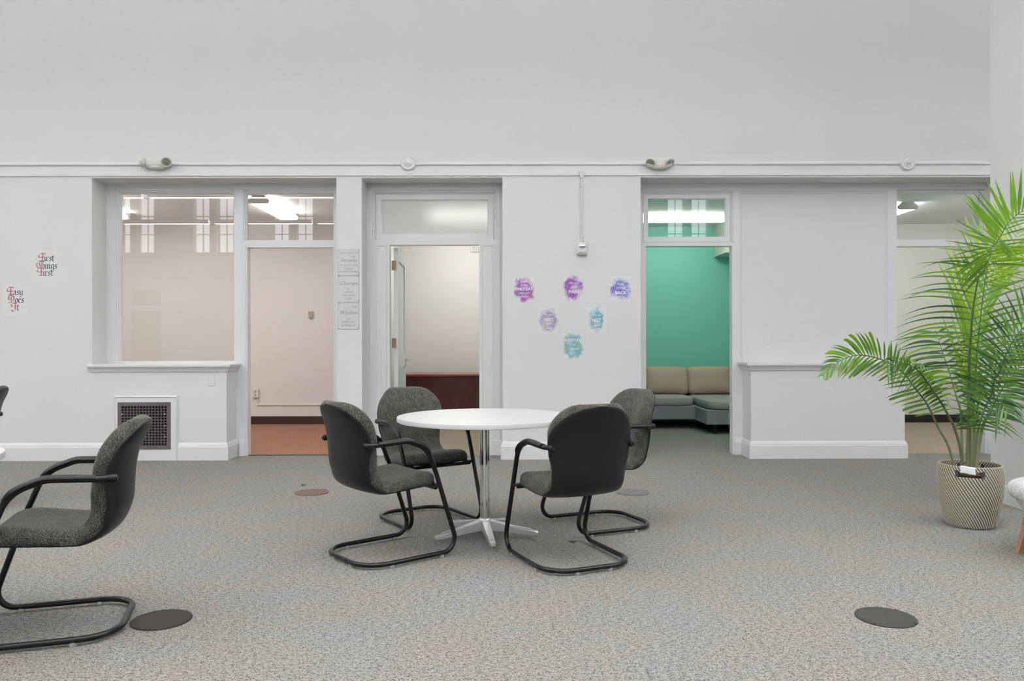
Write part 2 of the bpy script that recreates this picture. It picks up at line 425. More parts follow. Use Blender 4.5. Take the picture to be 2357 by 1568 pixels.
# rail and a few panelled openings on the back wall (they show in the glass)
b = MB(); b.run([(XR, YB), (XL, YB)], [(0, 2.9), (0.03, 2.9), (0.03, 3.05), (0, 3.05)]); struct(b.build('trim_20', M['trim']))
for x0, x1 in ((-11.4, -10.5), (-5.2, -4.2), (1.8, 2.8), (6.0, 7.0)):
    b = MB(); b.cur = 0
    b.ring((x0, x1, 0, 2.15), [(0.12, 0.0), (0.12, 0.03), (0, 0.03), (0, 0.005)], YB)
    b.ring((x0, x1, 2.3, 2.75), [(0.12, 0.0), (0.12, 0.03), (0, 0.03), (0, 0.005)], YB)
    b.cur = 1; b.box(x0, x1, YB, YB + 0.006, 0, 2.15); b.box(x0, x1, YB, YB + 0.006, 2.3, 2.75)
    struct(b.build('trim_21', [M['trim'], M['beige_plastic']]))

# baseboards
BP = [(0, 0), (0.022, 0), (0.022, 0.135), (0.017, 0.142), (0.017, 0.150), (0.012, 0.165), (0.004, 0.178), (0, 0.18)]
xj0 = WX(548, YR)
vx0, vx1 = WX(264, YF), WX(410, YF)
def base(path, name, prof=BP, m='trim'):
    b = MB(); b.run(path, prof); return struct(b.build(name, M[m]))
base([(XL, YF), (vx0, YF)], 'baseboard_front')
base([(vx1, YF), (l1r, YF), (l1r, YR)], 'baseboard_front')
base([(o1r, YF), (o2l, YF)], 'baseboard_front')
base([(o2r, YR), (o2r, YF), (o3l, YF), (o3l, YR)], 'baseboard_front')
base([(l2l, YR), (l2l, YF), (l2r, YF), (l2r, YR)], 'baseboard_front')
base([(PX1, PY1), (PX0, PY1), (PX0, PY0), (PX1, PY0)], 'baseboard_pier', [(0, 0), (0.018, 0), (0.018, 0.125), (0.012, 0.135), (0, 0.14)])
base([(x_right_jamb + 0.02, YF), (XR, YF)], 'baseboard_front')

# picture rail
b = MB()
b.run([(XL, YF), (XR, YF)], [(0, 3.018), (0.020, 3.018), (0.026, 3.024), (0.026, 3.036), (0.016, 3.05), (0, 3.056)])
struct(b.build('trim_1', M['trim']))
b = MB()
b.run([(XL, YF), (XR, YF)], [(0, 2.912), (0.014, 2.912), (0.014, 2.926), (0.007, 2.932), (0.007, 3.018), (0, 3.018)])
struct(b.build('trim_2', M['trim']))

# ledge caps
LP = [(0, ZL - 0.078), (0.012, ZL - 0.078), (0.016, ZL - 0.066), (0.024, ZL - 0.05), (0.030, ZL - 0.046), (0.030, ZL - 0.036), (0.046, ZL - 0.032), (0.052, ZL - 0.024), (0.052, ZL - 0.006), (0.046, ZL), (-0.29, ZL)]
def cap(path, fill, name):
    b = MB(); b.run(path, [p for p in LP[:-1]] + [(0, ZL)])
    b.box(*fill, YF, YR + 0.02, ZL - 0.01, ZL - 0.0002); return struct(b.build(name, M['trim']))
xa = WX(205, YF)
b = MB(); b.run([(xa, YF), (l1r, YF), (l1r, YR)], LP[:-1] + [(0, ZL)])
b.box(o1l, l1r, YF - 0.001, YR + 0.02, ZL - 0.012, ZL - 0.0002); struct(b.build('trim_3', M['trim']))
b = MB(); b.run([(l2l, YR), (l2l, YF), (l2r, YF), (l2r, YR)], LP[:-1] + [(0, ZL)])
b.box(l2l, l2r, YF - 0.001, YR + 0.02, ZL - 0.012, ZL - 0.0002); struct(b.build('trim_4', M['trim']))

# ------------------------------------------------------------------ recessed frames
def rect(px0, px1, py0, py1, y):   # glass-visible rectangle
    return (WX(px0, y), WX(px1, y), WZ(py1, y, (px0+px1)/2), WZ(py0, y, (px0+px1)/2))
RP = [(1.0, 0.0), (0.72, 0.0), (0.66, 0.010), (0.42, 0.010), (0.34, 0.022), (0.14, 0.022), (0.10, 0.034), (0.0, 0.034), (0.0, 0.07)]
def prof(w): return [(d*w, y) for d, y in RP]
def window(n, r, w, label=None, mat='glass', sides=(1, 1, 1, 1), sash=None):
    b = MB(); b.ring(r, prof(w), YR, sides)
    o = struct(b.build('window_%d' % n, M['trim']))
    if sash:
        s = MB(); x0, x1, z0, z1 = r; k = sash
        s.ring((x0 + k, x1 - k, z0 + k, z1 - k), [(k, 0.016), (0.008, 0.016), (0, 0.026), (0, 0.055)], YR)
        s.build('window_sash', M['trim'], o)
    g = MB(); g.box(r[0] - 0.004, r[1] + 0.004, YG + 0.004, YG + 0.009, r[2] - 0.004, r[3] + 0.004)
    g.build('window_pane', M[mat], o); return o
d1 = YR + 0.10
# --- first opening: window and door with its transom
rA = rect(279.5, 540, 447.5, 831, YG); rB = rect(570, 768, 446.5, 553.5, YG)
wA = 0.05
b = MB()
zt = max(rA[3], rB[3]) + wA
b.box(o1l, o1r, YR, d1, zt, ZS)                                   # header
b.box(o1l, rA[0] - wA, YR, d1, ZL, zt)                            # left casing
b.box(rA[0] - wA, rA[1] + 0.012, YR, d1, ZL, rA[2] - 0.006)       # sill rail
b.box(rA[1] + 0.012, rB[0] - wA*0.9, YR, d1, 0.0, zt)             # post
b.box(rB[1] + 0.02, o1r, YR, d1, 0.0, zt)                         # right jamb casing
zh = WZ(569.5, YR, 660)
b.box(rB[0] - wA*0.9, rB[1] + 0.02, YR, d1, zh, rB[2] - 0.02)     # transom bar
b.box(rB[0] - wA*0.9, WX(569.5, YR), YR, d1, 0, zh)               # door jambs
b.box(WX(767, YR), rB[1] + 0.02, YR, d1, 0, zh)
b.box(WX(563, YR), WX(566, YR), YR - 0.008, YR, 0, zh + 0.02)
struct(b.build('trim_5', M['trim']))
window(1, rA, wA, sides=(1, 0.24, 0.12, 1)); window(2, rB, wA, sides=(0.9, 0.4, 0.4, 1))
# --- second opening: door with frosted transom
rC = rect(866, 1136, 446.5, 551, YR)
b = MB(); w = 0.055
zt = rC[3] + w; zh2 = WZ(563.5, YR, 1000); x2a, x2b = WX(897, YR), WX(1103, YR)
b.box(o2l, o2r, YR, d1, zt, ZS)
b.box(o2l, rC[0] - w, YR, d1, rC[2] - 0.012, zt); b.box(rC[1] + w, o2r, YR, d1, rC[2] - 0.012, zt)
b.box(o2l, x2a, YR, d1, 0, rC[2] - 0.012); b.box(x2b, o2r, YR, d1, 0, rC[2] - 0.012)
b.box(x2a, x2b, YR, d1, zh2, rC[2] - 0.012)
b.box(o2l + 0.03, o2l + 0.06, YR - 0.012, YR, 0, ZS - 0.07); b.box(o2r - 0.06, o2r - 0.03, YR - 0.012, YR, 0, ZS - 0.07)
b.box(o2l + 0.03, o2r - 0.03, YR - 0.012, YR, ZS - 0.07, ZS - 0.04)
for xa_, xb_ in ((o2l + 0.10, x2a - 0.02), (x2b + 0.02, o2r - 0.10)):
    b.ring((xa_ + 0.02, xb_ - 0.02, 0.2, zh2 - 0.02), [(0.02, 0), (0.02, -0.006), (0.008, -0.006), (0, 0)], YR)
struct(b.build('trim_6', M['trim']))
window(3, rC, w, mat='frosted', sides=(1, 1, 0.22, 1), sash=0.062)
# --- third opening: door, blank panel, open doorway
rD = rect(1482, 1682, 446.5, 556, YR); w = 0.045
x3a, x3b = WX(1487, YR), WX(1685, YR); zh3 = WZ(566.5, YR, 1585)
xp0, xp1 = WX(1709, YR), WX(2038, YR); zp = WZ(446, YR, 1870)
rE = rect(2062, 2255, 446.5, 551, YG)
b = MB(); zt = rD[3] + w
b.box(o3l, x_right_jamb + 0.02, YR, d1, max(zt, rE[3] + 0.03), ZS)
b.box(o3l, rD[0] - w, YR, d1, rD[2] - 0.012, zt); b.box(o3l, x3a, YR, d1, 0, rD[2] - 0.012)
b.box(rD[1] + w, xp0 - 0.03, YR, d1, rD[2] - 0.012, zt); b.box(x3b, xp0 - 0.03, YR, d1, 0, rD[2] - 0.012)
b.box(x3a, x3b, YR, d1, zh3, rD[2] - 0.012); b.box(xp0 - 0.03, l2l + 0.03, YR, d1, 0, ZL - 0.02)
b.box(xp1 + 0.035, rE[0] - 0.01, YR, d1, 0, max(zt, rE[3] + 0.03))
b.box(rE[1] + 0.03, x_right_jamb + 0.02, YR, d1, 0, max(zt, rE[3] + 0.03))
b.box(xp0 - 0.03, xp1 + 0.035, YR, d1, zp + 0.035, max(zt, rE[3] + 0.03))
zb0, zb1 = WZ(567, YR, 2150), WZ(551, YR, 2150)
b.box(rE[0] - 0.01, rE[1] + 0.03, YR, d1, zb0, zb1 - 0.006)
struct(b.build('trim_7', M['trim']))
b = MB(); b.ring((xp0, xp1, ZL - 0.02, zp), [(0.035, 0), (0.022, -0.001), (0.018, 0.006), (0.008, 0.006), (0, 0.014)], YR)
b.box(xp0 - 0.01, xp1 + 0.01, YR + 0.014, d1, 0, zp + 0.01)
struct(b.build('trim_8', M['wall']))
window(4, rD, w, sides=(1, 1, 0.22, 1), sash=0.052)
window(5, rE, 0.03, sides=(0.3, 1, 0.3, 1))
# plinth baseboards on the recessed posts
base([(WX(551, YR), YR), (WX(564, YR), YR)], 'baseboard_front')
base([(x3b + 0.025, YR), (l2l, YR)], 'baseboard_front')
base([(x2b + 0.03, YR), (o2r, YR)], 'baseboard_front', [(0, 0), (0.01, 0), (0.01, 0.16), (0, 0.165)])
base([(rE[1] + 0.05, YR), (x_right_jamb + 0.02, YR)], 'baseboard_front')

# cover plate blanks painted into the wall
for px, py, yy in ((487, 875, YF), (1767, 782, YR + 0.014)):
    x, z = W(px, py, yy); b = MB(); b.bbox(x - 0.037, x + 0.037, yy - 0.006, yy, z - 0.058, z + 0.058, 0.003)
    tag(b.build('cover_plate', M['wall']), 'white painted blank cover plate low on wall beside the dark grille' if py > 800 else 'white painted blank cover plate on panel above the right ledge', 'cover plate')

# ------------------------------------------------------------------ doors: leaves and hinges
def hinges(o, x, side, pys, y0=YR + 0.012, px=900, w=0.03):
    for py in pys:
        z = WZ(py, YR, px); b = MB(); b.box(x - 0.002, x + 0.002, y0, y0 + 0.075, z - 0.052, z + 0.052)
        b.lathe([(0.007, z - 0.054), (0.007, z + 0.054)], 8, Matrix.Translation((x + side*0.006, y0 + 0.085, 0)))
        b.build('hinge', M['brass'], o)
def door_leaf(n, hx, hy, ang, width, top, flip):
    # leaf hinged at (hx,hy); ang turns it from the closed line; flip = +1 when it closes towards +x
    o = bpy.data.objects.new('door_%d' % n, None); COL.objects.link(o); struct(o)
    T = Matrix.Translation((hx, hy, 0)) @ Matrix.Rotation(ang, 4, 'Z') @ Matrix.Scale(flip, 4, (1, 0, 0))
    b = MB(); st = 0.115; t = 0.022
    b.box(0, st, -t, t, 0.01, top, T); b.box(width - st, width, -t, t, 0.01, top, T)
    for z0, z1 in ((0.01, 0.22), (0.92, 1.08), (top - 0.13, top)): b.box(st, width - st, -t, t, z0, z1, T)
    for z0, z1 in ((0.22, 0.92), (1.08, top - 0.13)):
        b.box(st, width - st, -0.008, 0.008, z0, z1, T)
    b.build('door_leaf', M['trim'], o)
    k = MB(); lx = width - 0.065
    for sgn in (-1, 1):
        k.lathe([(0.028, 0), (0.028, 0.006), (0.012, 0.010), (0.010, 0.045)], 16, T @ Matrix.Translation((lx, sgn*t, 0.995)) @ Matrix.Rotation(-sgn*PI/2, 4, 'X'))
        k.bbox(lx - 0.115, lx + 0.012, sgn*(t + 0.05) - 0.008, sgn*(t + 0.05) + 0.008, 0.985, 1.005, 0.004, T)
        k.bbox(lx - 0.022, lx + 0.022, sgn*(t + 0.004) - 0.004, sgn*(t + 0.004) + 0.004, 0.91, 0.955, 0.003, T)
    k.build('door_handle', M['steel'], o, smooth=True); return o
D2 = door_leaf(2, x2a + 0.048, YR + 0.13, math.radians(92.2), 0.90, zh2 - 0.02, 1)
# hinge leaves on the open edge of the middle door
for py in (611, 790):
    z = WZ(py, YR + 0.1, 905); b = MB()
    x0, x1 = WX(901.5, YR + 0.1), WX(912, YR + 0.1)
    b.box(x0, x1, YR + 0.1, YR + 0.104, z - 0.052, z + 0.052)
    for s_ in (-0.035, 0.0, 0.035): b.lathe([(0.004, 0), (0.004, 0.002)], 8, Matrix.Translation(((x0+x1)/2 + 0.008*(1 if s_ else -1), YR + 0.1, z + s_)) @ Matrix.Rotation(PI/2, 4, 'X'))
    b.build('hinge', M['brass'], D2)
D1 = door_leaf(1, WX(767, YR) + 0.03, YR + 0.13, math.radians(-92), 0.88, zh - 0.02, -1)
hinges(D1, WX(767, YR) - 0.002, 1, (614, 793), px=765)
D3 = door_leaf(3, x3a - 0.03, YR + 0.13, math.radians(92), 0.86, zh3 - 0.02, 1)
hinges(D3, x3a + 0.002, -1, (614, 792), px=1486)
b = MB(); b.box(WX(569.5, YR), WX(767, YR), 8.34, 8.38, 0, 0.006); struct(b.build('trim_9', M['dark_base']))

# ------------------------------------------------------------------ offices behind
def wallbox(name, x0, x1, y0, y1, m, z1=ZO + 0.1):
    b = MB(); b.box(x0, x1, y0, y1, 0, z1); return struct(b.build(name, M[m]))
xp12, xp23, xp34 = -1.66, WX(1430, YI), 3.75
wallbox('wall_office_back', -7, xp12, YO, YO + 0.1, 'office_wall')
wallbox('wall_office_back', xp12, xp23, YO2, YO2 + 0.1, 'office_wall')
wallbox('wall_office_back', xp23, xp34, YO2, YO2 + 0.1, 'teal')
wallbox('wall_office_back', xp34, XR, YO, YO + 0.1, 'office_wall_grey')
wallbox('wall_office_side', -7.1, -7, YI, YO, 'office_wall')
wallbox('wall_office_side', xp12 - 0.05, xp12 + 0.05, YI, YO2, 'office_wall')
wallbox('wall_office_side', xp23 - 0.05, xp23 + 0.05, YI, YO2, 'teal')
wallbox('wall_office_side', xp34 - 0.05, xp34 + 0.05, YI, YO2, 'teal')
wallbox('wall_office_side', 7.2, 7.3, YI, YO, 'office_wall_grey')
b = MB(); b.box(-7.1, XR + 0.1, YI, YO2 + 0.1, ZO, ZO + 0.1); struct(b.build('ceiling_offices', M['ceiling']))
VB = [(0, 0), (0.012, 0), (0.012, 0.108), (0.006, 0.115), (0, 0.115)]
base([(-7, YO), (xp12, YO)], 'baseboard_office', VB, 'dark_base')
base([(xp34, YO), (XR, YO)], 'baseboard_office', VB, 'black_base')
# ceiling beam in the teal room
b = MB(); x, z = W(1666, 583, 11.2); b.box(x, 3.70, 11.1, YO2, z, ZO); struct(b.build('trim_10', M['cream_plastic']))

def fixture(cx, cy, along_y, L, mat, label, end_grey=False):
    t = thing('ceiling_light', label, 'light', (cx, cy, ZO), 0 if along_y else PI/2)
    h = L/2; pr = [(-0.07, 0), (-0.125, -0.05), (-0.118, -0.078), (-0.10, -0.088), (0.10, -0.088), (0.118, -0.078), (0.125, -0.05), (0.07, 0)]
    b = MB(); b.grid([[Vector((x, y, z)) for x, z in pr] for y in (-h, h)])
    b.build('diffuser', M[mat], t)
    b = MB(); b.bbox(-0.075, 0.075, -h, h, -0.022, 0, 0.003); b.build('housing', M['white_plastic'], t)
    for y0, y1 in ((-h - 0.018, -h), (h, h + 0.018)):
        b = MB(); vs = [Vector((x*1.03, y0, z*1.03)) for x, z in pr] + [Vector((x*1.03, y1, z*1.03)) for x, z in pr]
        fs = [tuple(range(8)), tuple(range(15, 7, -1))] + [(i, i + 1, i + 9, i + 8) for i in range(7)] + [(7, 0, 8, 15)]
        b.add(vs, fs); b.build('end_cap', M['grey_plastic' if end_grey else 'white_plastic'], t)
    return t
fixture(-2.93, 9.82, True, 1.25, 'lamp_office', 'wraparound ceiling light seen through pane above the left doorway')
fixture(-5.16, 9.75, True, 1.25, 'lamp_office', 'ceiling light at left edge of the big fixed window')
fixture(-0.42, 10.4, False, 1.25, 'lamp_bright', 'ceiling light glowing blurred behind the frosted transom')
fixture(2.33, 10.65, False, 1.22, 'lamp_teal', 'ceiling light running sideways seen through transom of teal room')
fixture(4.95, 10.3, True, 1.25, 'lamp_office', 'grey ended ceiling light behind glass at far right opening', True)
for fx, fm, fl in ((-5.1, 'lamp_bright', 'added unseen fill light inside the left office near its front wall'),
                   (3.08, 'lamp_teal', 'added unseen fill light inside teal room near its front wall'), (6.2, 'lamp_bright', 'added unseen fill light inside far right office near its front wall')):
    fixture(fx, 8.60, False, 1.2, fm, fl)  # added fixtures, kept out of view, that fill the offices with light
for px, py, yy in ((1592, 460, 9.3), (2087, 446, 8.9)):
    x, z = W(px, py, yy); t = thing('sprinkler', 'small sprinkler head on %s ceiling' % ('teal room' if px < 1700 else 'far right office'), 'sprinkler', (x, yy, ZO))
    b = MB(); b.lathe([(0.035, 0), (0.03, -0.008), (0.012, -0.012), (0.010, -0.03), (0.004, -0.035), (0.004, -0.048)], 16); b.build('body', M['steel'], t, smooth=True)
    b = MB(); b.lathe([(0.02, -0.048), (0.02, -0.052), (0.0, -0.053)], 16); b.build('deflector', M['steel'], t)

# fittings on the left office wall
x, z = W(716, 725, YO); t = thing('thermostat', 'small beige thermostat on left office back wall', 'thermostat', (x, YO, z))
b = MB(); b.bbox(-0.034, 0.034, -0.03, 0, -0.04, 0.05, 0.004); b.build('cover', M['beige_plastic'], t)
b = MB(); b.bbox(-0.026, 0.030, -0.024, 0, -0.055, -0.04, 0.003); b.build('base', M['beige_plastic'], t)
x, z = W(589.5, 905.5, YO); t = thing('wall_outlet', 'cream duplex outlet box on left office back wall', 'outlet', (x, YO, z))
b = MB(); b.bbox(-0.043, 0.043, -0.035, 0, -0.064, 0.064, 0.004); b.build('box', M['cream_plastic'], t)
for dz in (-0.026, 0.026):
    b = MB(); b.lathe([(0.016, 0), (0.015, 0.003)], 16, Matrix.Translation((0, -0.035, dz)) @ Matrix.Rotation(PI/2, 4, 'X')); b.build('socket', M['beige_plastic'], t)
xw, zw = W(592, 932, YO); b = MB(); b.bbox(xw, -1.75, YO - 0.018, YO, zw - 0.010, zw + 0.010, 0.003); b.bbox(xw, xw + 0.02, YO - 0.018, YO, zw + 0.010, z - 0.064, 0.003)
tag(b.build('cable_raceway', M['office_wall']), 'thin painted cable raceway below outlet in left office', 'raceway')
x, z = W(1096, 573, YO2); t = thing('air_register', 'small cream air register high in middle office corner', 'register', (x + 0.02, YO2, z))
b = MB(); b.bbox(-0.10, 0.10, -0.02, 0, -0.05, 0.05, 0.004); b.build('frame', M['cream_plastic'], t)
for k in range(6):
    b = MB(); b.box(-0.07 + k*0.026, -0.06 + k*0.026, -0.024, -0.02, -0.035, 0.035); b.build('louvre', M['beige_plastic'], t)

# desk in the middle office
dx0, dx1 = WX(926, 10.9), xp23 - 0.25
t = thing('desk', 'dark mahogany office desk with modesty panel in middle office', 'desk', ((dx0+dx1)/2, 10.9, 0)); hw = (dx1-dx0)/2
b = MB(); b.bbox(-hw - 0.02, hw + 0.02, -0.03, 0.72, 0.722, 0.752, 0.003); b.build('desktop', M['mahogany_edge'], t)
b = MB(); b.box(-hw + 0.04, hw - 0.04, 0.05, 0.07, 0.03, 0.722); b.build('modesty_panel', M['mahogany'], t)
for x0, x1 in ((-hw, -hw + 0.03), (hw - 0.03, hw)):
    b = MB(); b.box(x0, x1, 0.0, 0.69, 0, 0.722); b.build('side_panel', M['mahogany'], t)

# sofa in the teal room
t = thing('sectional_sofa', 'grey sectional sofa with tan back cushions against the teal wall', 'sofa', (0, 0, 0))
sx0, sxm, sx1 = 1.35, 2.565, 3.55
def spart(nm, m, *bx, bev=0.02):
    b = MB(); b.bbox(*bx, 0.009); return b.build(nm, M[m], t)
spart('base', 'sofa_grey', sx0, sx0 + 0.57, 10.72, 11.45, 0.13, 0.318)
spart('base', 'sofa_grey', sx0 + 0.575, sxm + 0.05, 10.72, 11.45, 0.13, 0.318)
spart('chaise_base', 'sofa_grey', sxm, sx1, 10.12, 11.45, 0.12, 0.312)
spart('back_frame', 'sofa_grey', sx0, sx1, 11.45, 11.68, 0.13, 0.72)
def cush(nm, m, c, h, e=0.22, e2=0.25, rot=0, pipe=True, tilt=0):
    Mx = Matrix.Translation(c) @ Matrix.Rotation(rot, 4, 'Y') @ Matrix.Rotation(tilt, 4, 'X')
    b = MB(); b.pillow((0, 0, 0), h, e, e2, 48, 16, Mx); o = b.build(nm, M[m], t, smooth=True, angle=3)
    return o
cush('seat_cushion', 'sofa_seat', ((sx0 + sxm)/2 - 0.005, 11.08, 0.378), ((sxm - sx0)/2, 0.37, 0.062))
cush('seat_cushion', 'sofa_seat', ((sxm + sx1)/2 + 0.015, 10.78, 0.372), ((sx1 - sxm)/2 - 0.01, 0.67, 0.062))
xc0, xc1 = WX(1487, 11.3), WX(1583, 11.3)
def backcush(x0, x1, rot):
    # lying square pillow shape stood upright
    Mx = Matrix.Translation(((x0+x1)/2, 11.34, 0.635)) @ Matrix.Rotation(rot, 4, 'Y') @ Matrix.Rotation(math.radians(78), 4, 'X')
    b = MB(); b.pillow((0, 0, 0), ((x1-x0)/2, 0.20, 0.115), 0.75, 0.24, 56, 16, Mx); o = b.build('back_cushion', M['sofa_tan'], t, smooth=True, angle=3)
    hx, hy = (x1-x0)/2, 0.20
    pw = lambda a, e: math.copysign(abs(a)**e, a)
    pts = [Mx @ Vector((hx*pw(math.cos(2*PI*k/48), .24)*1.002, hy*pw(math.sin(2*PI*k/48), .24)*1.002, 0)) for k in range(48)]
    b = MB(); b.tube(pts, 0.006, 6, closed=True); b.build('piping', M['sofa_tan'], o, smooth=True)
backcush(xc0 - 0.02, xc1 + 0.01, 0.02); backcush(xc1, xc1 + 0.64, -0.02)
for x, y in ((sx0 + 0.57, 10.76), (sx0 + 0.05, 10.76), (sxm + 0.12, 10.16), (sx1 - 0.08, 10.16), (sx0 + 0.05, 11.4), (sx1 - 0.08, 11.4)):
    b = MB(); b.lathe([(0.016, 0), (0.022, 0.125)], 12, Matrix.Translation((x, y, 0))); b.build('leg', M['black_metal'], t)

# ------------------------------------------------------------------ hall pendants
for iy, y in enumerate((4.1, 2.3, 0.5, -3.1)):  # second row is added, out of view, to brighten the hall
    for k in range(9):
        x = -11.4 + 2.6*k; hz = 5.2 if (iy > 1 and x > 1.5) else 4.2  # raised right-hand pendants are added unseen to light the upper wall
        t = thing('pendant_light', 'long slim white pendant light in hall rows, partly added as fill', 'light', (x, y, hz), 0, 'linear pendant lights hung in rows over the hall')
        b = MB(); b.box(-1.22, 1.22, -0.07, 0.07, -0.012, 0); b.build('diffuser', M['lamp'], t)
        b = MB(); b.box(-1.22, 1.22, -0.055, 0.055, 0.055, 0.066); b.build('uplight', M['lamp_up'], t)
        b = MB(); b.box(-1.24, 1.24, -0.075, -0.07, -0.012, 0.085); b.box(-1.24, 1.24, 0.07, 0.075, -0.012, 0.085); b.box(-1.24, 1.24, -0.07, 0.07, 0.02, 0.04)
        b.build('housing', M['white_plastic'], t)
        for sx in (-0.9, 0.9):
            b = MB(); b.tube([(sx, 0, 0.04), (sx, 0, ZC - hz)], 0.003, 6); b.build('cable', M['steel'], t)

# ------------------------------------------------------------------ guest chairs
def interp(P, n):
    Q = catmull([Vector((p[0], p[1], 0)) for p in P], 12)
    L = [0]
    for i in range(1, len(Q)): L.append(L[-1] + (Q[i] - Q[i-1]).length)
    out = []; j = 0
    for k in range(n):
        s = L[-1]*k/(n-1)
        while j < len(L) - 2 and L[j+1] < s: j += 1
        t = (s - L[j]) / max(1e-9, L[j+1] - L[j]); out.append(Q[j].lerp(Q[j+1], min(1, max(0, t))))
    return out
CC = [(.218, .462), (.17, .482), (.10, .486), (0, .474), (-.09, .463), (-.150, .472), (-.186, .512), (-.198, .575), (-.207, .65), (-.228, .735), (-.262, .81), (-.297, .866), (-.330, .896), (-.368, .904)]
DD = [(.214, .430), (.17, .415), (.10, .411), (0, .405), (-.09, .400), (-.165, .402), (-.250, .448), (-.284, .525), (-.294, .605), (-.300, .67), (-.319, .75), (-.352, .82), (-.386, .880)]
EE = [(.20, .424), (.16, .409), (.10, .403), (0, .396), (-.09, .389), (-.165, .388), (-.262, .428), (-.306, .515), (-.314, .60), (-.319, .67), (-.336, .75), (-.364, .81), (-.390, .862)]
NS, NA = 72, 26
C_, D_, E_ = interp(CC, NS), interp(DD, NS), interp(EE, NS)
def halfw(t):
    base = [(0, .225), (.12, .238), (.30, .238), (.42, .222), (.52, .212), (.62, .216), (.72, .238), (.82, .252), (1, .250)]
    for (a, wa), (b_, wb) in zip(base, base[1:]):
        if a <= t <= b_:
            q = (t - a)/(b_ - a); q = q*q*(3 - 2*q); w = wa + (wb - wa)*q; break
    r0, r1 = .10, .29
    if t < r0: w *= max(0.0, 1 - (1 - t/r0)**2.6 * 0.45)
    if t > 1 - r1: w *= max(0.0, 1 - ((t - 1 + r1)/r1)**2.4)**(1/2.1)
    return max(w, 0.004)
def shellpoint(P, i, a, w):
    t = i/(NS-1); k = min(1, max(0, (t - .38)/.2))       # how much this is the back
    x = w*a; p = P[i]
    wrap = 0.040*k*(a*a) * (w/.22)**2
    dish = -0.010*(1 - a*a)*(1 - k)
    return Vector((x, p.x + wrap, p.y + dish))
def surf(P, Q, power, grow=0.0, expo=5):
    rows = []
    for i in range(NS):
        t = i/(NS-1); w = halfw(t) + grow
        e = (1 - abs(2*t - 1)**16)**(1/2.0) if 0 < t < 1 else 0.0
        row = []
        for j in range(NA + 1):
            a = -1 + 2*j/NA; a = math.sin(a*PI/2)**1 if abs(a) < 1 else a
            k = max(0, 1 - abs(a)**expo)**power * e
            pa = shellpoint(P, i, a, w); pb = shellpoint(Q, i, a, w)
            row.append(pb.lerp(pa, k))
        rows.append(row)
    return rows
def chair_proto():
    t = thing('guest_chair', 'x', 'chair', (0, 0, 0), 0, 'speckled guest chairs on black sled bases')
    cut = 39
    front = surf(C_, D_, 0.42, 0.0, 11); back = surf(D_, D_, 1.0)
    for nm, lo, hi in (('seat', 0, cut), ('backrest', cut, NS - 1)):
        b = MB(); b.grid(front[lo:hi+1]); b.grid([list(reversed(r)) for r in back[lo:hi+1]])
        o = b.build(nm, M['fabric'], t, smooth=True, angle=1.6)
    so = surf(E_, D_, 0.45, 0.005, 6); si = surf(D_, D_, 1.0, 0.006)
    b = MB(); b.grid(so); b.grid([list(reversed(r)) for r in si]); b.build('shell', M['black_plastic'], t, smooth=True, angle=1.4)
    # continuous sled tube
    w = 0.258; r = 0.0135; zf = 0.0245
    half = [(0.236, -0.268, 0.664), (0.260, -0.215, 0.665), (0.264, -0.035, 0.672), (0.262, 0.095, 0.625), (w, 0.160, 0.465), (w, 0.310, zf)]
    pts = [(x, y, z) for x, y, z in half] + [(w, -0.29, zf)] + [(-w, -0.29, zf)] + [(-x, y, z) for x, y, z in reversed(half)]
    rad = [0.05, 0.12, 0.16, 0.2, 0.075, 0.15]
    path = fillet(pts, rad + list(reversed(rad)), 8)
    b = MB(); b.tube(path, r, 12); b.build('frame', M['black_metal'], t, smooth=True)
    for s in (-1, 1):
        sub = [p for p in fillet([(s*x, y, z) for x, y, z in half[1:5]], [0.12, 0.16], 12)]
        sub = [p for p in sub if -0.23 <= p.y and p.z > 0.585]
        sub = [sub[0].lerp(sub[1], q_/5) for q_ in range(5)] + sub[1:]
        m = len(sub); rr = []
        P2 = []
        for i, p in enumerate(sub):
            q = i/(m-1); P2.append(p + Vector((0, 0.004*q, 0.006))); rr.append(0.0215 if 0.06 < q < 0.9 else (0.0175 if q <= 0.06 else 0.0215 - 0.006*(q - .9)/.1))
        b = MB(); b.tube(P2, rr, 12, flat=0.66, up=Vector((0, 0, 1))); b.build('armrest', M['black_plastic'], t, smooth=True)
        b = MB(); b.bbox(min(s*0.19, s*0.262), max(s*0.19, s*0.262), 0.145, 0.185, 0.396, 0.414, 0.004); b.build('seat_bracket', M['black_metal'], t)
        b = MB(); b.lathe([(0.0135, -0.01), (0.017, 0), (0.017, 0.03), (0.012, 0.038), (0, 0.039)], 16, Matrix.Translation((s*0.239, -0.252, 0.664)) @ Matrix.Rotation(PI/2, 4, 'X')); b.build('arm_socket', M['black_plastic'], t, smooth=True)
    for x, y in ((w, 0.19), (-w, 0.19), (w, -0.13), (-w, -0.13), (0.10, -0.29), (-0.10, -0.29)):
        b = MB(); b.lathe([(0.0165, 0.0), (0.0165, 0.003), (0.015, 0.011), (0.012, 0.018), (0, 0.022)], 14, Matrix.Translation((x, y, 0.0)))
        b.build('glide', M['glide'], t, smooth=True)
    b = MB(); b.tube([(-0.24, 0.165, 0.392), (0.24, 0.165, 0.392)], 0.011, 8); b.build('cross_tube', M['black_metal'], t, smooth=True)
    return t
chair = chair_proto()
R = math.radians
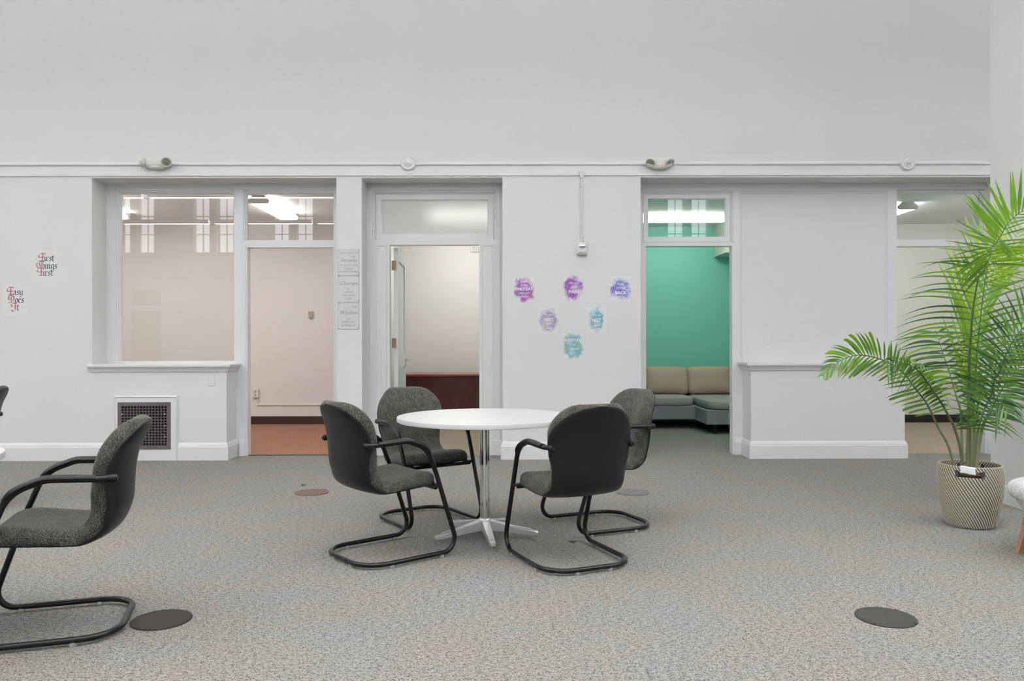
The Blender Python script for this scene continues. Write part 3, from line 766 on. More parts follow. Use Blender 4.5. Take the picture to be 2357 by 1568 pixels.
spots = [(-.690, 4.485, 39, 'guest chair left of central table, black shell back turned to us'),
         (.332, 4.368, 113, 'guest chair at right front of central table showing its whole black back shell'),
         (-.555, 5.310, -56, 'guest chair behind left side of central table, speckled backrest facing us'),
         (.585, 5.155, 203, 'guest chair at right rear of table, mostly hidden by the chair in front'),
         (-1.945, 3.345, 197, 'guest chair in left foreground seen side on beside dark floor cover'),
         (-4.10, 5.72, 197, 'guest chair cut off by left frame edge, only top of backrest showing')]
for i, (x, y, a, lab) in enumerate(spots):
    rz = R(a - 90)
    if i == 0: chair.location = (x, y, 0); chair.rotation_euler = (0, 0, rz); chair['label'] = lab
    else: dup(chair, (x, y, 0), rz, lab)

# ------------------------------------------------------------------ round tables
def table_proto(loc, rz, label):
    t = thing('round_table', label, 'table', loc, rz, 'round white tables on chrome columns')
    b = MB(); b.lathe([(0.0, 0.726), (0.532, 0.726), (0.5385, 0.7285), (0.5385, 0.7515), (0.5365, 0.754), (0, 0.754)], 96, cap=False); b.build('tabletop', M['laminate'], t, smooth=True)
    b = MB(); b.lathe([(0.030, 0.10), (0.030, 0.72)], 32); b.build('column', M['chrome'], t, smooth=True)
    b = MB(); b.lathe([(0.0, 0.706), (0.13, 0.706), (0.13, 0.7255), (0, 0.7255)], 32, cap=False); b.build('mounting_plate', M['black_metal'], t, smooth=True)
    b = MB(); b.lathe([(0.028, 0.045), (0.040, 0.05), (0.040, 0.112), (0.034, 0.124), (0.030, 0.126)], 32); b.build('hub', M['cast'], t, smooth=True)
    for k in range(5):
        T = Matrix.Rotation(R(-80 + 72*k), 4, 'Z')
        b = MB(); rows = []
        for s, hwid, z0, z1 in ((0.034, 0.026, 0.052, 0.112), (0.12, 0.024, 0.046, 0.092), (0.25, 0.020, 0.034, 0.064), (0.315, 0.018, 0.030, 0.052), (0.332, 0.012, 0.032, 0.050)):
            ed = 0.004
            rows.append([T @ Vector(p) for p in ((s, -hwid, z0), (s, hwid, z0), (s, hwid, z1 - ed), (s, hwid - ed, z1), (s, -hwid + ed, z1), (s, -hwid, z1 - ed))])
        b.grid(rows, closed_v=True); n0 = len(b.v)
        b.f.append(tuple(n0 - 6 + i for i in range(6))); b.mi.append(0)
        leg = b.build('leg', M['cast'], t)
        b = MB(); b.box(0.06, 0.29, -0.010, 0.010, 0, 0.0025, T @ Matrix.Translation((0, 0, 0.1015)) @ Matrix.Rotation(R(9.6), 4, 'Y') @ Matrix.Translation((0.0, 0, 0.008)))
        b.build('leg_inlay', M['cast'], leg)
        b = MB(); b.lathe([(0.021, 0), (0.021, 0.004), (0.010, 0.010), (0.007, 0.014), (0.007, 0.034)], 14, T @ Matrix.Translation((0.305, 0, 0))); b.build('glide', M['glide'], leg, smooth=True)
    return t
table = table_proto((-.149, 4.84, 0), 0, 'round white table standing between four guest chairs on chrome column')
dup(table, (-2.618, 3.083, 0), R(30), 'round white table at left frame edge, only its rim in view')

# ------------------------------------------------------------------ floor box covers
def floor_cover(x, y, r, m, lab):
    t = thing('floor_cover', lab, 'floor cover', (x, y, 0), random.random()*6, 'round metal floor box covers')
    b = MB(); b.lathe([(r, 0), (r, 0.004), (r*0.985, 0.0065), (r*0.93, 0.007), (r*0.925, 0.0062), (r*0.90, 0.0062), (r*0.895, 0.007), (0, 0.0072)], 64); b.build('plate', M[m], t, smooth=True, angle=0.5)
    for k in range(4):
        b = MB(); b.lathe([(0.005, 0.0065), (0.005, 0.0082), (0, 0.0086)], 10, Matrix.Translation((r*0.955*math.cos(k*PI/2), r*0.955*math.sin(k*PI/2), 0))); b.build('screw', M['disc_dark'], t)
floor_cover(-1.519, 3.425, 0.126, 'disc_dark', 'dark brown round floor cover beside foreground chair base')
floor_cover(-1.584, 6.29, 0.135, 'disc_brown', 'rusty brown round floor cover left of central chairs')
floor_cover(1.651, 3.42, 0.126, 'disc_black', 'charcoal round floor cover alone in right foreground')
floor_cover(0.992, 6.255, 0.135, 'disc_grey', 'grey round floor cover just right of rear chair')

# ------------------------------------------------------------------ wall grille
gx0, gx1, gz0, gz1 = WX(273, YF), WX(394.5, YF), WZ(1034, YF, 330), WZ(926, YF, 330)
b = MB(); fx0, fx1, fz1 = vx0, vx1, WZ(911, YF, 330)
b.box(fx0 + 0.02, gx0, YF - 0.022, YF, 0, fz1 - 0.02); b.box(gx1, fx1 - 0.02, YF - 0.022, YF, 0, fz1 - 0.02)
b.box(gx0, gx1, YF - 0.022, YF, gz1, fz1 - 0.02); b.box(gx0, gx1, YF - 0.022, YF, 0, gz0)
b.ring((fx0 + 0.02, fx1 - 0.02, -0.05, fz1 - 0.02), [(0.02, 0.0), (0.02, -0.012), (0.008, -0.030), (0, -0.022)], YF)
struct(b.build('trim_11', M['trim']))
t = thing('wall_grille', 'dark bronze return air grille low in white wall at left', 'grille', ((gx0+gx1)/2, YF, gz0)); gw, gh = (gx1-gx0)/2, gz1 - gz0
b = MB(); e = 0.036
b.box(-gw, gw, -0.027, -0.001, 0, e); b.box(-gw, gw, -0.027, -0.001, gh - e, gh); b.box(-gw, -gw + e, -0.027, -0.001, e, gh - e); b.box(gw - e, gw, -0.027, -0.001, e, gh - e)
b.build('frame', M['bronze'], t)
b = MB(); b.box(-gw + e, gw - e, -0.005, -0.001, e, gh - e); b.build('duct_shadow', M['void'], t)  # flat near-black sheet, painted as the shade behind the bars
b = MB(); n = 15
for k in range(n + 1):
    x = -gw + e + (2*gw - 2*e)*k/n; b.box(x - 0.0038, x + 0.0038, -0.025, -0.013, e, gh - e)
for k in range(15):
    z = e + (gh - 2*e)*k/14; b.box(-gw + e, gw - e, -0.023, -0.011, z - 0.0038, z + 0.0038)
o = b.build('lattice_bars', M['bronze'], t); o['kind'] = 'stuff'
for x, z in ((-gw + .014, gh - .05), (gw - .014, gh - .05), (-gw + .014, .05), (gw - .014, .05)):
    b = MB(); b.lathe([(0.004, 0), (0.003, 0.002)], 8, Matrix.Translation((x, -0.027, z)) @ Matrix.Rotation(PI/2, 4, 'X')); b.build('screw', M['steel'], t)
for px, py in ((382, 980), (383, 1005), (284, 953), (382, 953)):
    x, z = W(px, py, YF); b = MB(); b.bbox(x - (gx0+gx1)/2 - .008, x - (gx0+gx1)/2 + .008, -0.031, -0.025, z - gz0 - .006, z - gz0 + .006, 0.002); b.build('clip', M['steel'], t)

# ------------------------------------------------------------------ rail fittings
for px, lab in ((940, 'round plaster rosette on rail above the frosted transom'), (2087, 'round plaster rosette on rail above the far right opening')):
    x, z = W(px, 375.5, YF); t = thing('rosette', lab, 'rosette', (x, YF, z))
    b = MB(); b.lathe([(0.078, 0), (0.078, 0.028), (0.070, 0.036), (0.058, 0.034), (0.054, 0.030), (0.044, 0.032), (0.036, 0.040), (0.026, 0.038), (0.022, 0.044), (0.012, 0.050), (0, 0.052)], 40, Matrix.Rotation(PI/2, 4, 'X')); b.build('disc', M['trim'], t, smooth=True)
def emergency(px, py, lab, heads, led):
    x, z = W(px, py, YF - 0.06); t = thing('emergency_light', lab, 'emergency light', (x, YF - 0.026, z))
    b = MB(); b.pillow((0, -0.022, 0.012), (0.135, 0.045, 0.048), 0.55, 0.5, 36, 14); b.build('housing', M['lamp_plastic'], t, smooth=True, angle=3)
    b = MB(); b.pillow((0, -0.022, -0.024), (0.085, 0.04, 0.034), 0.8, 0.7, 28, 12); b.build('battery_cover', M['lamp_plastic'], t, smooth=True, angle=3)
    for hx, hz, az, tilt in heads:
        T = Matrix.Translation((hx, -0.060, hz)) @ Matrix.Rotation(az, 4, 'Z') @ Matrix.Rotation(tilt, 4, 'X')
        b = MB(); b.lathe([(0.022, 0.034), (0.044, 0.024), (0.050, 0.0), (0.050, -0.022), (0.046, -0.022), (0.036, -0.012), (0, -0.006)], 28, T); h = b.build('lamp_head', M['lamp_plastic'], t, smooth=True)
        b = MB(); b.lathe([(0.045, -0.019), (0.03, -0.014), (0.012, -0.020), (0, -0.021)], 24, T, cap=False); b.build('lens', M['steel'], h, smooth=True)
    if led:
        b = MB(); b.lathe([(0.005, 0), (0.004, 0.003), (0, 0.004)], 10, Matrix.Translation((0, -0.068, -0.012)) @ Matrix.Rotation(PI/2, 4, 'X')); b.build('indicator', M['led'], t)
emergency(359, 377, 'twin head emergency light above the big left window, heads turned apart', [(-0.13, 0.010, R(-75), R(-78)), (0.115, 0.016, R(22), R(-58))], False)
emergency(1518, 377, 'twin head emergency light with red indicator above the teal doorway', [(-0.092, 0.012, R(-26), R(-48)), (0.092, 0.012, R(26), R(-48))], True)

# fire alarm and its conduit
x, z = W(1339, 574, YF)
t = thing('fire_alarm', 'white fire alarm strobe at foot of conduit above posters', 'alarm', (x, YF, z))
b = MB(); b.bbox(-0.060, 0.060, -0.022, 0, -0.058, 0.062, 0.008); b.build('back_box', M['white_plastic'], t)
b = MB(); b.pillow((0, -0.036, 0), (0.054, 0.026, 0.062), 0.45, 0.5, 32, 14); b.build('body', M['white_plastic'], t, smooth=True, angle=3)
b = MB(); b.pillow((0, -0.060, 0.028), (0.038, 0.012, 0.018), 0.6, 0.6, 24, 10); b.build('strobe_lens', M['chrome'], t, smooth=True, angle=3)
for k in range(7):
    b = MB(); b.box(-0.036 + k*0.0105, -0.030 + k*0.0105, -0.064, -0.058, -0.046, -0.034); b.build('sounder_slot', M['grey_plastic'], t)

x2 = x; zt_ = WZ(397, YF, 1339); z0_ = z + 0.062
t = thing('conduit', 'thin painted vertical conduit from rail down to fire alarm', 'conduit', (x, YF, 0))
b = MB(); b.tube([(0, -0.012, z0_), (0, -0.012, zt_)], 0.0095, 10); b.build('pipe', M['wall'], t, smooth=True)
for zz in (WZ(431, YF, 1339), WZ(545, YF, 1339)):
    b = MB(); b.bbox(-0.026, 0.026, -0.004, 0, zz - 0.008, zz + 0.008, 0.002); b.bbox(-0.013, 0.013, -0.024, -0.001, zz - 0.008, zz + 0.008, 0.003); b.build('strap', M['wall'], t)
b = MB(); zz = zt_ - 0.03
b.add([(-0.016, -0.03, zz - 0.03), (0.016, -0.03, zz - 0.03), (0.034, -0.04, zz + 0.036), (-0.034, -0.04, zz + 0.036), (-0.016, 0, zz - 0.03), (0.016, 0, zz - 0.03), (0.034, 0, zz + 0.036), (-0.034, 0, zz + 0.036)],
      [(0, 1, 2, 3), (4, 7, 6, 5), (0, 4, 5, 1), (1, 5, 6, 2), (2, 6, 7, 3), (3, 7, 4, 0)]); b.build('elbow_box', M['wall'], t)

# ------------------------------------------------------------------ lettering
def text_mesh(parent, s, size, cx, cz, mat, shear=0.0, bold=0.0, y=-0.0022, width=None, name='lettering'):
    cu = bpy.data.curves.new('lettering', 'FONT'); cu.body = s; cu.size = size; cu.align_x = 'CENTER'; cu.align_y = 'CENTER'
    cu.shear = shear; cu.offset = bold; cu.extrude = 0.0003; cu.resolution_u = 3
    o = bpy.data.objects.new('lettering', cu); COL.objects.link(o)
    dg = bpy.context.evaluated_depsgraph_get(); dg.update()
    me = bpy.data.meshes.new_from_object(o.evaluated_get(dg)); bpy.data.objects.remove(o)
    me.name = name
    xs_ = [v.co.x for v in me.vertices]; sx = 1.0
    if width and xs_: sx = width / (max(xs_) - min(xs_))
    for v in me.vertices: v.co = Vector((cx + v.co.x*sx, y - v.co.z, cz + v.co.y))
    me.materials.clear(); me.materials.append(M[mat])
    r = bpy.data.objects.new(name, me); COL.objects.link(r); r.parent = parent; return r
x, z = W(1339, 574, YF)
for o in bpy.data.objects:
    if o.name == 'fire_alarm': text_mesh(o, 'FIRE', 0.022, 0, 0.0, 'ink_grey', 0, 0, -0.0625)

def wash(name, stops, seed, sx=1.0, sz=1.0, size=0.55):
    t = NT(name); tc = t.N('ShaderNodeTexCoord'); mp = t.N('ShaderNodeMapping'); t.L(tc.outputs['Object'], mp.inputs[0])
    mp.inputs['Scale'].default_value = (9.0/sx, 1, 7.6/sz)
    ln = t.N('ShaderNodeVectorMath', operation='LENGTH'); t.L(mp.outputs[0], ln.inputs[0])
    m2 = t.N('ShaderNodeMapping'); t.L(tc.outputs['Object'], m2.inputs[0]); m2.inputs['Location'].default_value = (seed, seed*1.7, seed*0.3)
    n1 = t.noise(m2.outputs[0], 17, 5, 0.62); n2 = t.noise(m2.outputs[0], 9, 3); n3 = t.noise(m2.outputs[0], 70, 3, 0.7)
    d = t.math('ADD', ln.outputs['Value'], t.math('MULTIPLY', t.math('SUBTRACT', n1, 0.5), 1.25))
    mask = t.ramp(d, [(size - 0.06, (1, 1, 1, 1)), (size + 0.10, (0.42, 0.42, 0.42, 1)), (size + 0.30, (0, 0, 0, 1))])
    col = t.ramp(n2, stops)
    mk = t.math('MULTIPLY', mask, t.math('ADD', 0.86, t.math('MULTIPLY', n3, 0.4)))
    t.set(Base_Color=t.mix(mk, (0.775, 0.775, 0.78, 1), col), Roughness=0.7); return t.m
def poster(px, py, w, h, mat, lines, lab, rot=0.0, name='motto_print', group='watercolour motto prints on the white pier', ink='ink_white'):
    x, z = W(px, py, YF); t = thing(name, lab, 'poster', (x, YF, z), 0, group); t.rotation_euler = (0, rot, 0)
    b = MB()
    rows = []
    for k in range(7):
        q = k/6; lift = 0.004*max(0, q - 0.8)/0.2
        rows.append([Vector((-w/2, -0.0008 - 0, h/2 - h*q)), Vector((w/2, -0.0008 - 0, h/2 - h*q))])
    b.box(-w/2, w/2, -0.0012, -0.0001, -h/2, h/2)
    b.build('sheet', mat, t)
    for (s, size, cx, cz, shear, bold, wd) in lines: text_mesh(t, s, size, cx, cz, ink, shear, bold, width=wd)
    return t
V = lambda *c: tuple(c) + (1,)
pw_, ph_ = 0.209, 0.262
poster(1206, 667, pw_, ph_, wash('wash_magenta', [(0.40, V(.40, .22, .52)), (0.5, V(.22, .08, .33)), (0.6, V(.38, .09, .24))], 1.3, 1.1, 1.05, 0.72),
       [('today', .034, 0, .085, .35, 0, None), ('is the', .034, 0, .047, .35, 0, None), ('ONLY DAY', .040, 0, .006, 0, .0012, .178), ('you can', .034, 0, -.033, .35, 0, None), ('change', .034, 0, -.069, .35, 0, None)],
       'magenta and violet print reading ONLY DAY, leftmost of top row')
poster(1319.5, 663, pw_, ph_, wash('wash_purple', [(0.38, V(.45, .33, .55)), (0.5, V(.22, .055, .32)), (0.62, V(.28, .08, .38))], 4.1, 1.05, 1.05, 0.70),
       [('this too', .034, .004, .052, .35, 0, None), ('shall', .034, .004, .010, .35, 0, None), ('PASS', .044, .008, -.042, 0, .0014, .108)],
       'purple brushed print reading PASS in the middle of top row')
poster(1428.5, 665, pw_, ph_, wash('wash_blue', [(0.40, V(.50, .48, .68)), (0.5, V(.11, .15, .45)), (0.6, V(.20, .17, .48))], 7.7, 1.15, 0.9, 0.70),
       [('Keep', .034, 0, .052, .35, 0, None), ('coming', .034, 0, .010, .35, 0, None), ('BACK', .044, 0, -.042, 0, .0014, .118)],
       'indigo blue print reading BACK, rightmost of top row')
poster(1262.5, 738, pw_, ph_, wash('wash_mauve', [(0.40, V(.50, .46, .55)), (0.55, V(.33, .24, .40)), (0.65, V(.40, .42, .46))], 2.9, 0.95, 1.1, 0.70),
       [('do the', .030, 0, .060, .35, 0, None), ('NEXT', .042, .002, .008, 0, .0013, .098), ('right', .032, 0, -.030, .35, 0, None), ('thing', .032, 0, -.078, .35, 0, None)],
       'grey mauve print reading NEXT, left of the middle row')
poster(1373, 736.5, pw_, ph_, wash('wash_teal', [(0.40, V(.42, .58, .64)), (0.52, V(.13, .34, .45)), (0.62, V(.24, .42, .44))], 5.5, 0.8, 1.1, 0.66),
       [('you are', .032, 0, .050, .35, 0, None), ('NOT', .054, 0, -.006, 0, .0013, .088), ('alone', .032, 0, -.056, .35, 0, None)],
       'teal blue print reading NOT, right of the middle row')
poster(1319.5, 797, pw_, ph_, wash('wash_green', [(0.40, V(.42, .58, .62)), (0.5, V(.17, .38, .46)), (0.62, V(.25, .40, .28))], 9.2, 1.05, 1.15, 0.74),
       [('ATTITUDE', .042, 0, .060, 0, .0012, .178), ('of', .030, .004, .016, .35, 0, None), ('Gratitude', .032, .004, -.026, .35, 0, .10)],
       'blue green print reading ATTITUDE, alone at bottom of the arrangement')

# broad-nib blackletter
MIN = lambda x: [[(x - .14, .86), (x, 1.0), (x, .12), (x + .16, 0)]]
GL = {
 'i': (MIN(.1) + [[(.1, 1.38), (.16, 1.32)]], .36), 'n': (MIN(.1) + [[(.1, .82), (.36, 1.0), (.5, .86), (.5, .12), (.66, 0)]], .82),
 'r': (MIN(.1) + [[(.1, .82), (.34, 1.0), (.46, .88)]], .56), 's': ([[(.5, .86), (.28, 1.0), (.10, .78), (.46, .30), (.28, 0), (.02, .12)]], .6),
 't': ([[(.16, 1.3), (.16, .14), (.30, 0), (.46, .10)], [(-.02, 1.0), (.46, 1.0)]], .52), 'h': ([[(.1, 1.6), (.1, .02)], [(.1, .82), (.36, 1.0), (.5, .86), (.5, .1), (.36, -.2)]], .72),
 'g': ([[(.5, .90), (.26, 1.0), (.1, .84), (.1, .18), (.26, 0), (.5, .16)], [(.5, 1.0), (.5, -.3), (.3, -.46), (.06, -.34)]], .72),
 'a': ([[(.10, .86), (.32, 1.0), (.46, .86), (.46, .14), (.60, 0)], [(.46, .56), (.16, .46), (.08, .2), (.2, 0), (.46, .18)]], .72),
 'y': (MIN(.1)[:1] + [[(.1, .14), (.26, 0), (.5, .16)], [(.5, 1.0), (.5, -.1), (.3, -.46), (.02, -.4)]], .72),
 'o': ([[(.3, 1.0), (.1, .82), (.1, .18), (.3, 0), (.5, .18), (.5, .82), (.3, 1.0)]], .68),
 'e': ([[(.1, .48), (.48, .70), (.28, 1.0), (.1, .8), (.1, .2), (.28, 0), (.5, .14)]], .62)}
CAP = {
 'F': [[(.0, 1.50), (.28, 1.78), (1.12, 1.78), (1.28, 1.9)], [(.02, 1.5), (-.16, 1.15), (.02, .85), (.24, .92)], [(.62, 1.60), (.62, .30)], [(.28, .86), (.9, .98)], [(.08, .02), (.36, .16), (.86, .10)]],
 'T': [[(.0, 1.42), (.28, 1.70), (1.0, 1.70), (1.16, 1.6)], [(.04, 1.42), (-.16, 1.0), (-.08, .52), (.16, .2), (.46, .16), (.62, .4)], [(.42, 1.36), (.36, 1.05), (.56, .7), (.62, .42)]],
 'E': [[(.0, 1.50), (.28, 1.78), (1.06, 1.78), (1.3, 1.92)], [(.02, 1.5), (-.16, 1.2), (-.02, .9), (.2, .86)], [(.58, 1.60), (.50, .9), (.58, .3)], [(.24, .82), (.98, .94)], [(-.02, .04), (.24, .2), (.9, .12)]],
 'D': [[(.02, 1.2), (.10, 1.66), (.50, 1.78), (1.0, 1.5), (1.06, .84), (.72, .26), (.22, .1), (.0, .02)], [(.02, 1.2), (.0, .9), (.22, .74)], [(.54, 1.45), (.54, .5)]],
 'I': [[(.02, 1.50), (.26, 1.74), (.98, 1.70)], [(.02, 1.5), (-.04, 1.1), (.2, .9)], [(.76, 1.6), (.66, 1.2), (.72, .3), (.34, -.2), (-.02, .12)]]}
def blackletter(parent, rows, u):
    red, blk, sh = MB(), MB(), MB()
    def pen(mb, strokes, ox, oz, w, y):
        nx, nz = w/2*math.cos(R(42)), w/2*math.sin(R(42))
        for st in strokes:
            for (ax, az), (bx, bz) in zip(st, st[1:]):
                P = [(ax - nx, az - nz), (ax + nx, az + nz), (bx + nx, bz + nz), (bx - nx, bz - nz)]
                mb.add([(ox + px_*u*1.22, y, oz + pz_*u) for px_, pz_ in P], [(0, 1, 2, 3)])
    for word, ox, oz in rows:
        pen(sh, CAP[word[0]], ox + 0.06*u, oz - 0.07*u, .24, -0.0018)
        pen(red, CAP[word[0]], ox, oz, .22, -0.0024)
        x_ = (1.0 if word[0] != 'D' else 1.22)*u*1.22
        x_ = ox + (x_ if word[0] != 'T' else .78*u*1.22)
        for ch in word[1:]:
            st, adv = GL[ch]; pen(blk, st, x_, oz + 0.02*u, .20, -0.0021); x_ += adv*u*0.93*1.22
    sh.build('letter_shadow', M['ink_grey'], parent); red.build('initials', M['ink_red'], parent); blk.build('lettering', M['ink_black'], parent)
    return parent
def dots(parent, xs_, z, r=0.0035):
    b = MB()
    for x_ in xs_: b.add([(x_ - r, -0.002, z), (x_, -0.002, z - r), (x_ + r, -0.002, z), (x_, -0.002, z + r)], [(0, 1, 2, 3)])
    b.build('ornament_dots', M['ink_grey'], parent)
G2 = 'blackletter motto sheets at left'
t = poster(104, 613, 0.262, 0.332, M['paper_warm'], [], 'white sheet lettered First Things First in red and black blackletter', 0.02, 'motto_sheet', G2)
blackletter(t, [('First', -.062, .052, ), ('Things', -.080, -.025), ('First', -.072, -.098)], 0.0445); dots(t, (-.098, -.086), .070); dots(t, (.092,), -.088)
t = poster(36, 691, 0.25, 0.325, M['paper_warm'], [], 'white sheet lettered Easy Does It near left frame edge', 0.0, 'motto_sheet', G2)
blackletter(t, [('Easy', -.080, .052), ('Does', -.074, -.028), ('It', -.042, -.106)], 0.0445); dots(t, (-.086, -.072, -.058), -.078); dots(t, (.044, .060, .076), -.078)

def plaque_mat():
    t = NT('worn_plaque_paint'); tc = t.N('ShaderNodeTexCoord'); sp = t.N('ShaderNodeSeparateXYZ'); t.L(tc.outputs['Object'], sp.inputs[0])
    ax = t.math('DIVIDE', t.math('ABSOLUTE', sp.outputs['X']), 0.108); az = t.math('DIVIDE', t.math('ABSOLUTE', sp.outputs['Z']), 0.135)
    e_ = t.math('MAXIMUM', ax, az); cr = t.math('MULTIPLY', ax, az)
    n = t.noise(t.coord((1, 1, 1)), 38, 4, 0.7)
    v = t.math('ADD', t.math('MULTIPLY', t.math('POWER', e_, 14.0), 0.55), t.math('ADD', t.math('MULTIPLY', t.math('POWER', cr, 8.0), 0.5), t.math('MULTIPLY', t.math('SUBTRACT', n, 0.5), 0.9)))
    t.set(Base_Color=t.ramp(v, [(0.18, V(.62, .62, .615)), (0.42, V(.50, .50, .50)), (0.75, V(.13, .125, .12))]), Roughness=0.6); return t.m
M['plaque'] = plaque_mat()
def plaque(py, lines, lab):
    x, z = W(802.5 if py < 700 else 802, py, YF); t = thing('motto_plaque', lab, 'sign', (x, YF, z), 0, 'grey tin plaques stacked on the narrow pier')
    b = MB(); b.bbox(-0.108, 0.108, -0.006, -0.0005, -0.1345, 0.1345, 0.002); b.build('plate', M['plaque'], t)
    for (s, size, cx, cz, shear, wd) in lines: text_mesh(t, s, size, cx, cz, 'ink_grey', shear, 0, y=-0.0068, width=wd)
plaque(604.5, [('GOD GRANT ME', .024, 0, .096, 0, .185), ('THE', .024, .045, .057, 0, .045), ('Serenity', .050, .0, .022, .45, .18), ('TO ACCEPT THE', .024, 0, -.031, 0, .185), ('THINGS I', .024, 0, -.064, 0, .10), ('CANNOT CHANGE', .024, 0, -.096, 0, .198)],
       'topmost grey plaque reading Serenity on narrow pier')
plaque(666, [('Courage', .052, 0, .060, .45, .185), ('TO', .024, 0, .001, 0, .03), ('CHANGE', .024, 0, -.031, 0, .10), ('THE THINGS', .024, 0, -.064, 0, .145), ('I CAN', .024, 0, -.097, 0, .065)],
       'middle grey plaque reading Courage on narrow pier')
plaque(728, [('AND', .024, .065, .096, 0, .05), ('Wisdom', .054, 0, .034, .45, .18), ('TO', .024, -.003, -.030, 0, .03), ('KNOW THE', .024, 0, -.062, 0, .13), ('DIFFERENCE', .024, 0, -.096, 0, .15)],
       'lowest grey plaque reading Wisdom on narrow pier')

# ------------------------------------------------------------------ basket
BX, BY = 3.035, 5.13
def basket_mat():
    t = NT('woven_basket'); tc = t.N('ShaderNodeTexCoord'); sp = t.N('ShaderNodeSeparateXYZ'); t.L(tc.outputs['Object'], sp.inputs[0])
    th = t.math('ARCTAN2', sp.outputs['Y'], sp.outputs['X']); rowf = t.math('DIVIDE', sp.outputs['Z'], 0.0082)
    row = t.math('FLOOR', rowf)
    ph = t.math('ADD', t.math('MULTIPLY', th, 64/(2*PI)), t.math('MULTIPLY', row, 0.27))
    fr = t.math('FRACT', t.math('ADD', ph, 500)); fz = t.math('FRACT', rowf)
    dark = t.math('GREATER_THAN', fr, 0.63)
    groove = t.math('GREATER_THAN', t.math('ABSOLUTE', t.math('SUBTRACT', fz, 0.5)), 0.40)
    n = t.noise(t.coord((1, 1, 1)), 9, 3); n2 = t.noise(t.coord((1, 1, 1)), 130, 2)
    straw = t.ramp(t.math('ADD', t.math('MULTIPLY', n, .6), t.math('MULTIPLY', n2, .4)), [(0.35, V(.56, .51, .38)), (0.52, V(.62, .58, .45)), (0.72, V(.60, .51, .25))])
    c = t.mix(dark, straw, V(.022, .018, .016)); c = t.mix(t.math('MULTIPLY', groove, 0.75), c, V(.05, .04, .03))
    t.set(Base_Color=c, Roughness=0.7); return t.m
M['basket'] = basket_mat()
t = thing('woven_basket', 'black and straw woven basket holding the palm by right wall', 'basket', (BX, BY, 0), 0)
pr0 = [(0.0, 0.140), (0.012, 0.150), (0.06, 0.162), (0.14, 0.178), (0.22, 0.189), (0.30, 0.1935), (0.36, 0.192), (0.40, 0.188)]
def brad(z):
    for (za, ra), (zb, rb) in zip(pr0, pr0[1:]):
        if z <= zb: return ra + (rb - ra)*(z - za)/(zb - za)
    return pr0[-1][1]
prof_ = []; nr = 49
for i in range(nr):
    z0 = i*0.0082
    for q, d in ((0.05, -0.0016), (0.35, 0.0016), (0.65, 0.0016), (0.95, -0.0016)): prof_.append((brad(z0 + q*0.0082) + d, z0 + q*0.0082))
NB = 144; azc = math.atan2(-1.0, -0.60)       # slot faces the camera
def skip(i, k):
    if i >= len(prof_) - 1: return False
    z = prof_[i][1]; a = (2*PI*(k + .5)/NB - azc + PI) % (2*PI) - PI; a2 = (2*PI*(k + .5)/NB - azc) % (2*PI) - PI
    return 0.335 < z < 0.373 and (abs(a) < 0.37 or abs(a2) < 0.37)
b = MB(); b.lathe(prof_, NB, cap=False, skip=skip)
inner = [(r - 0.012, z) for r, z in prof_[::4]] + [(prof_[-1][0] - 0.012, prof_[-1][1])]
inz = [z for r, z in inner]
def skip2(i, k):
    z = inz[i]; a = (2*PI*(k + .5)/NB - azc + PI) % (2*PI) - PI; a2 = (2*PI*(k + .5)/NB - azc) % (2*PI) - PI
    return 0.33 < z < 0.373 and (abs(a) < 0.37 or abs(a2) < 0.37)
b.lathe(inner, NB, cap=False, skip=skip2)
b.lathe([(prof_[-1][0] - 0.012, prof_[-1][1]), (prof_[-1][0] - 0.006, prof_[-1][1] + 0.004), (prof_[-1][0], prof_[-1][1])], NB, cap=False)
b.lathe([(0, 0.0), (0.140, 0.0)], NB, cap=False)
b.build('body', M['basket'], t, smooth=True, angle=1.2)
for off in (0, PI):
    for da in (-0.40, 0.40):
        a = azc + off + da; b = MB(); r_ = 0.186
        b.bbox(-0.013, 0.008, -0.010, 0.010, 0.326, 0.382, 0.003, Matrix.Rotation(a, 4, 'Z') @ Matrix.Translation((r_, 0, 0)))
        b.build('grip_binding', M['navy'], t)
# crumpled paper over the rim
a = azc - 0.06; tn = Vector((-math.sin(a), math.cos(a), 0)); ou = Vector((math.cos(a), math.sin(a), 0)); rows = []
for i, (dr, z) in enumerate(((-0.035, 0.385), (-0.02, 0.407), (-0.004, 0.4105), (0.008, 0.404), (0.011, 0.385), (0.012, 0.366))):
    rows.append([ou*(0.186 + dr + 0.002*random.random()) + tn*(s_ + 0.012*(1 - i/5)*(-1 if s_ > 0 else 1)*0.6 + 0.004*random.random()) + Vector((0, 0, z + 0.003*random.random() - (0.006 if s_ > 0 else 0))) for s_ in (-0.046, -0.02, 0.01, 0.04)])
b = MB(); b.grid(rows)
o = b.build('paper_scrap', M['paper'], None, loc=(BX, BY, 0)); sm = o.modifiers.new('thickness', 'SOLIDIFY'); sm.thickness = 0.0012
tag(o, 'white paper scrap folded over the front rim of woven basket', 'paper')

